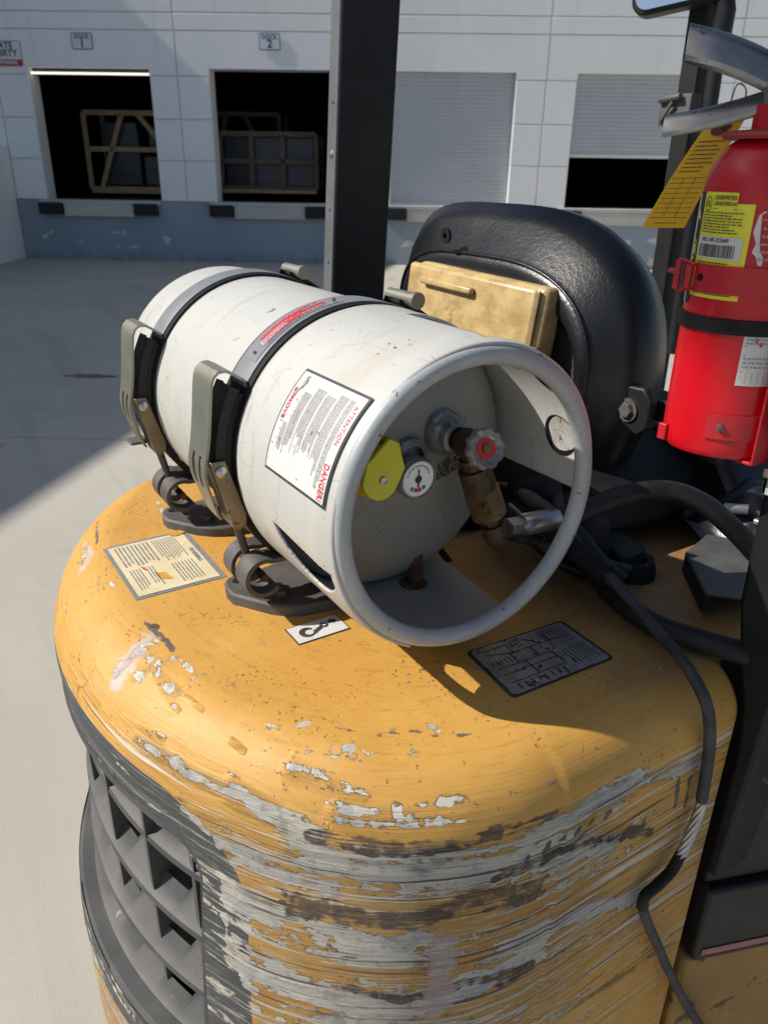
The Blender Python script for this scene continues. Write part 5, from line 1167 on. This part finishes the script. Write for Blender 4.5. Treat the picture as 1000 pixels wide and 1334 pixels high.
b = MB(); b.tube([EC+Vector((-.018,.0,1.676)), EC+Vector((.018,-.004,1.676))], .0016, 8); b.tube([EC+Vector((-.018,.0,1.676))+Vector((.0,.009*math.cos(t)-.009,.009*math.sin(t))) for t in np.linspace(0, 6.28, 20)], .0011, 6); part(b, 'safety_pin', 'steel', ex, smooth=50)
b = MB(); b.tube([EC+Vector((-.010,-.016,1.672)), EC+Vector((.014,.010,1.672))], .0035, 12); b.tube([EC+Vector((-.004,-.020,1.694)), EC+Vector((.016,.006,1.694))], .0030, 12); part(b, 'lever_rivet', 'steel', ex, smooth=50)
b = MB(); b.lathe([(.0185,1.652),(.0185,1.664),(.0155,1.666),(.0155,1.682),(.0,1.682)], EC, (0,0,1), 28, ref=(1,0,0)); b.box(EC.x-.012, EC.x+.03, EC.y-.010, EC.y+.03, 1.666, 1.70); vh = part(b, 'valve_head', 'chrome', ex, smooth=40)
def lever(tip, root, w_, th, bow, name, droop=.010):
    tip = Vector(tip); root = Vector(root); d = (root-tip); s_ = Vector((-d.y, d.x, 0)).normalized(); b = MB(); n = 14; m_ = 8; vs = []
    for side in (0, 1):
        for i in range(n+1):
            t = i/n; c = tip.lerp(root, t)+Vector((0,0,bow*math.sin(math.pi*t)))
            hw2 = w_*(.55+.45*min(1, t*4))*(1 if t > .06 else .85)
            for j in range(m_+1):
                q = -1+2*j/m_; edge = droop*(1-math.sqrt(max(0, 1-.98*q*q)))
                vs.append(c+s_*q*hw2-Vector((0,0,edge+side*th)))
    K = (n+1)*(m_+1); f = []
    for sd in (0, 1):
        for i in range(n):
            for j in range(m_): q = (sd*K+i*(m_+1)+j, sd*K+i*(m_+1)+j+1, sd*K+(i+1)*(m_+1)+j+1, sd*K+(i+1)*(m_+1)+j); f.append(q if sd else q[::-1])
    bd_ = [i*(m_+1) for i in range(n+1)]+[n*(m_+1)+j for j in range(1, m_+1)]+[i*(m_+1)+m_ for i in range(n-1, -1, -1)]+[j for j in range(m_-1, 0, -1)]
    for q in range(len(bd_)): a, c = bd_[q], bd_[(q+1) % len(bd_)]; f.append((a, c, c+K, a+K))
    b.add(vs, f); return part(b, name, 'chrome', ex, smooth=50)
lever((.004,.193,1.714), (.076,.246,1.680), .0180, .004, .004, 'squeeze_lever', .028)
lever((-.010,.196,1.646), (.082,.252,1.674), .0145, .003, -.003, 'carry_handle', .017)
b = MB(); b.lathe([(0,-.004),(.014,-.004),(.014,.004),(0,.004)], EC+Vector((-.016,.022,1.690)), (-.7,-.6,.1), 24); part(b, 'pressure_gauge', 'chrome', ex, smooth=40)
def esheet(mb, a0, a1, z0, z1, r, mi, n=16, skew=0):
    vs = [EP(a0+(a1-a0)*i/n, z, r) for i in range(n+1) for z in (z0, z1)]; mb.add(vs, [(2*i, 2*i+2, 2*i+3, 2*i+1) for i in range(n)], mi)
def ef(u, v, r=ER+.0012): return EP(-120+56*u, 1.506+.078*v, r)     # label coordinates, 0..1
b = MB(); esheet(b, -120, -64, 1.500, 1.577, ER+.0004, 0); esheet(b, -120, -80, 1.577, 1.5855, ER+.0004, 0); esheet(b, -117, -69, 1.5325, 1.5505, ER+.0009, 2)
arcL = 56*math.pi/180*ER
def et(mb, txt, u, v, s_, mi, bold=0, sx=1.0, ax_='LEFT'): put_text(mb, txt, lambda x, y: ef(u+x/arcL, v+y/.078), s_, mi, bold, sx, ax_)
et(b, 'UNDERWRITERS', .28, .965, .0047, 1, .0001, .62); et(b, 'LABORATORIES INC.', .28, .905, .0042, 1, .0001, .60)
for k in range(24):
    a, c = 2*math.pi*k/24, 2*math.pi*(k+1)/24
    b.add([ef(.15+.085*math.cos(t)*rr_, .90+.075*math.sin(t)*rr_) for t, rr_ in ((a,.86),(a,1),(c,1),(c,.86))], [(0,1,2,3)], 1)
et(b, 'UL', .085, .90, .0062, 1, .0001, .85)
b.add([ef(u, v) for u, v in ((.28,.858),(.74,.858),(.74,.852),(.28,.852))], [(0,1,2,3)], 1)
dashes(b, lambda x, y: ef(x, y), .06, .90, .60, .83, 8, 1, rn, 1, .45, .03, .10, .3, .3)
et(b, 'NO. HK-332449', .14, .535, .0046, 1, .0001, .9)
x = .10
while x < .80:
    w_ = rn.choice((.006, .006, .011, .016)); b.add([ef(x, .36, ER+.0014), ef(x+w_, .36, ER+.0014), ef(x+w_, .49, ER+.0014), ef(x, .49, ER+.0014)], [(0,1,2,3)], 1); x += w_+rn.choice((.006, .010, .014))
dashes(b, lambda x, y: ef(x, y), .10, .80, .255, .315, 2, 1, rn, 1, .5, .03, .08, .3, .1); dashes(b, lambda x, y: ef(x, y), .10, .90, -.045, .01, 2, 1, rn, 1, .5, .03, .08, .3, .1)
part(b, 'certification_label', ['yellowlabel', 'blackink', 'paper'], ex)
b = MB(); esheet(b, -131, -120.4, 1.492, 1.585, ER+.0004, 0); esheet(b, -142, -131.3, 1.492, 1.583, ER+.0004, 1)
def loop(mb, a, z, ra, rz, th, mi, n=20):
    for k in range(n):
        t0, t1 = 2*math.pi*k/n, 2*math.pi*(k+1)/n
        mb.add([EP(a+ra*f*math.cos(t), z+rz*f*math.sin(t), ER+.0010) for t, f in ((t0,1-th),(t0,1),(t1,1),(t1,1-th))], [(0,1,2,3)], mi)
def rot_t(mb, txt, a, z, s_, mi): put_text(mb, txt, lambda x, y: EP(a+math.degrees(x/ER), z+y, ER+.0010), s_, mi, .0004, .8)
rot_t(b, 'A', -126, 1.566, .011, 2); rot_t(b, 'B', -126, 1.538, .011, 2); loop(b, -126, 1.538, 4.2, .0085, .16, 2)
part(b, 'class_strip', ['blackink', 'paper', 'yellowlabel'], ex)
b = MB(); vs = [EP(a, z, ER+.0005) for a, z in ((-62,1.556),(-60,1.569),(-56,1.572),(-30,1.574),(-30,1.528),(-53,1.530),(-56,1.537),(-60,1.540),(-58,1.547))]; b.add(vs, [tuple(range(9))], 0)
esheet(b, -56, -34, 1.5655, 1.5665, ER+.0012, 1, 6); esheet(b, -56, -34, 1.546, 1.547, ER+.0012, 1, 6); dashes(b, lambda x, y: EP(x, y, ER+.0012), -54, -34, 1.532, 1.562, 5, 1, rn, 1, .4, .05, .12, .5, .2)
part(b, 'torn_paper_label', ['paper', 'greyink'], ex)
b = MB(); esheet(b, -52, -14, 1.4285, 1.4720, ER+.0005, 0, 10)
def e3(u, v): return EP(-52+38*u, 1.4285+.0435*v, ER+.0011)
for v in (.80, .62, .28, .16): b.add([e3(.05, v), e3(.95, v), e3(.95, v+.012), e3(.05, v+.012)], [(0,1,2,3)], 1)
for u in (.2, .35, .5, .65, .8): b.add([e3(u, .05), e3(u+.01, .05), e3(u+.01, .28), e3(u, .28)], [(0,1,2,3)], 1)
dashes(b, lambda x, y: e3(x, y), .08, .92, .82, .97, 2, 1, rn, 1, .5, .04, .08, .5, .1); dashes(b, lambda x, y: e3(x, y), .08, .92, .34, .60, 3, 1, rn, 1, .4, .04, .12, .5, .2)
for u, v in ((.42,.84),(.30,.92)): b.add([e3(u+.045*math.cos(t), v+.05*math.sin(t)) for t in [2*math.pi*k/10 for k in range(10)]], [tuple(range(10))], 2)
part(b, 'service_label', ['paper', 'greyink', 'redink'], ex)
b = MB(); b.lathe([(ER+.0002,1.4715),(ER+.0028,1.4720),(ER+.0028,1.4845),(ER+.0002,1.4850)], EC, (0,0,1), 60, ref=(1,0,0)); rb_ = part(b, 'rubber_band', 'rubber', ex, smooth=30)
b = MB(); c_ = EP(-64, 1.478, ER+.0028); b.lathe([(.0028,.0008),(.0045,.001),(.0045,0)], c_, (math.cos(R(-64)), math.sin(R(-64)), 0), 16); part(b, 'rubber_stud', 'rubber', rb_)
# bracket on the truck
eb = empty('extinguisher_bracket', (.12,.24,1.45)); eb.parent = fk; eb.location = Vector((.12,.24,1.45))-fk.location
b = MB(); b.lathe([(ER+.0006,1.5045),(ER+.0022,1.5045),(ER+.0022,1.5280),(ER+.0006,1.5280),(ER+.0006,1.5045)], EC, (0,0,1), 40, a0=-113, a1=40, ref=(1,0,0)); part(b, 'clamp_strap', 'red2', eb, smooth=30)
b = MB(); c_ = EP(-104, 1.5165, ER+.0023); b.lathe([(0,.0006),(.0033,.0006),(.0033,0)], c_, (math.cos(R(-104)), math.sin(R(-104)), 0), 18); part(b, 'strap_hole', 'rubber', eb)
b = MB(); h0 = EP(-122, 1.516, ER+.006); tn = Vector((math.sin(R(-122)), -math.cos(R(-122)), 0)); on = Vector((math.cos(R(-122)), math.sin(R(-122)), 0))
def hb(t, o, z): return h0+tn*t+on*o+Vector((0,0,z))
for z in (-.0125, .0125): b.tube([hb(-.010,-.003,z*.8), hb(-.002,.002,z), hb(.010,.004,z), hb(.016,.002,z*.9)], .0017, 10)
b.tube([hb(.016,.002,-.0112), hb(.018,.002,0), hb(.016,.002,.0112)], .0017, 10); b.tube([hb(.004,.006,-.012), hb(.004,.006,.012)], .0030, 12); b.tube([hb(.004,.006,.001), hb(.018,.006,.002), hb(.026,.005,.001)], .0024, 10)
b.tube([hb(-.006,.0,-.010), hb(-.006,.0,.010)], .0035, 12); part(b, 'toggle_buckle', 'red2', eb, smooth=40)
b = MB(); b.lathe([(ER+.0006,1.3780),(ER+.0022,1.3780),(ER+.0022,1.4010),(ER+.0006,1.4010),(ER+.0006,1.3780)], EC, (0,0,1), 24, a0=-70, a1=-8, ref=(1,0,0)); lt_ = part(b, 'lower_clamp', 'red2', eb, smooth=30)
b = MB(); c_ = EP(-57, 1.3895, ER+.0022); b.lathe([(0,.003),(.0032,.0025),(.0036,0)], c_, (math.cos(R(-57)), math.sin(R(-57)), 0), 14); part(b, 'rivet', 'iron', lt_, smooth=40)
b = MB(); b.box(.1265, .1290, .2150, .2525, 1.356, 1.60); b.box(.103, .1265, .2150, .2525, 1.3555, 1.3585); part(b, 'back_plate', 'red2', eb, bevel=.0008)
b = MB(); p1 = EP(-118, 1.362, ER+.001); b.box(p1.x-.008, p1.x+.001, p1.y-.003, p1.y+.001, 1.362, 1.378); part(b, 'support_tab', 'red2', eb, bevel=.001)
b = MB(); b.box(.1300, .156, .2380, .2425, 1.325, 1.385); b.box(.1300, .1345, .2380, .252, 1.325, 1.385); gb = part(b, 'grey_clamp', 'ring', eb, bevel=.001)
b = MB(); b.lathe([(0,.010),(.006,.010),(.006,.0),(.010,.0)], (.145,.237,1.350), (0,-1,0), 8); b.box(.134, .156, .227, .231, 1.346, 1.354); part(b, 'wing_nut', 'steel', gb, smooth=30)
# ================================================================ TAG
tg = empty('inspection_tag', (.005,.262,1.65)); tag(tg, 'yellow card inspection tag wired to the extinguisher neck', 'tag')
t00 = Vector((-.011,.260,1.6455)); t10 = Vector((.024,.262,1.6460)); t01 = Vector((-.074,.262,1.5470)); t11 = Vector((-.022,.262,1.5500))
def tp(u, v, h=0): return t00.lerp(t10, u).lerp(t01.lerp(t11, u), v)+Vector((.1,-1,.1)).normalized()*(h+.004*math.sin(math.pi*v)*(1-.3*u))
b = MB(); n = 12; vs = [tp(i/4, j/n, h) for h in (0, -.0006) for i in range(5) for j in range(n+1)]; K = 5*(n+1)
b.add(vs, [(i*(n+1)+j, (i+1)*(n+1)+j, (i+1)*(n+1)+j+1, i*(n+1)+j+1) for i in range(4) for j in range(n)]+[(K+i*(n+1)+j, K+i*(n+1)+j+1, K+(i+1)*(n+1)+j+1, K+(i+1)*(n+1)+j) for i in range(4) for j in range(n)])
tf = lambda x, y: tp(x, 1-y, .0005)
for k in range(9): v = .52+.047*k; b.add([tp(.06, v, .0005), tp(.94, v, .0005), tp(.94, v+.004, .0005), tp(.06, v+.004, .0005)], [(0,1,2,3)], 1)
for u in (.36, .64): b.add([tp(u, .52, .0005), tp(u+.012, .52, .0005), tp(u+.012, .90, .0005), tp(u, .90, .0005)], [(0,1,2,3)], 1)
dashes(b, tf, .12, .85, .52, .86, 9, 1, rn, .9, .3, .04, .10, .3, .3); dashes(b, tf, .25, .80, .04, .055, 1, 1, rn, 1, .6, .03, .07, .3, .05)
card = part(b, 'card', ['tagpaper', 'blackink'], tg)
b = MB(); b.add([tp(.5+.26*math.cos(t), .08+.07*math.sin(t), .0009) for t in [2*math.pi*k/18 for k in range(18)]], [tuple(range(18))]); part(b, 'reinforcement_patch', 'maroon', tg)
b = MB(); b.tube(bez([tp(.5, .08, .002), Vector((.024,.236,1.652)), Vector((.038,.222,1.668)), Vector((.046,.224,1.664)), Vector((.036,.236,1.650)), tp(.52, .08, .001)], 8), .0007, 6); part(b, 'wire', 'steel', tg)
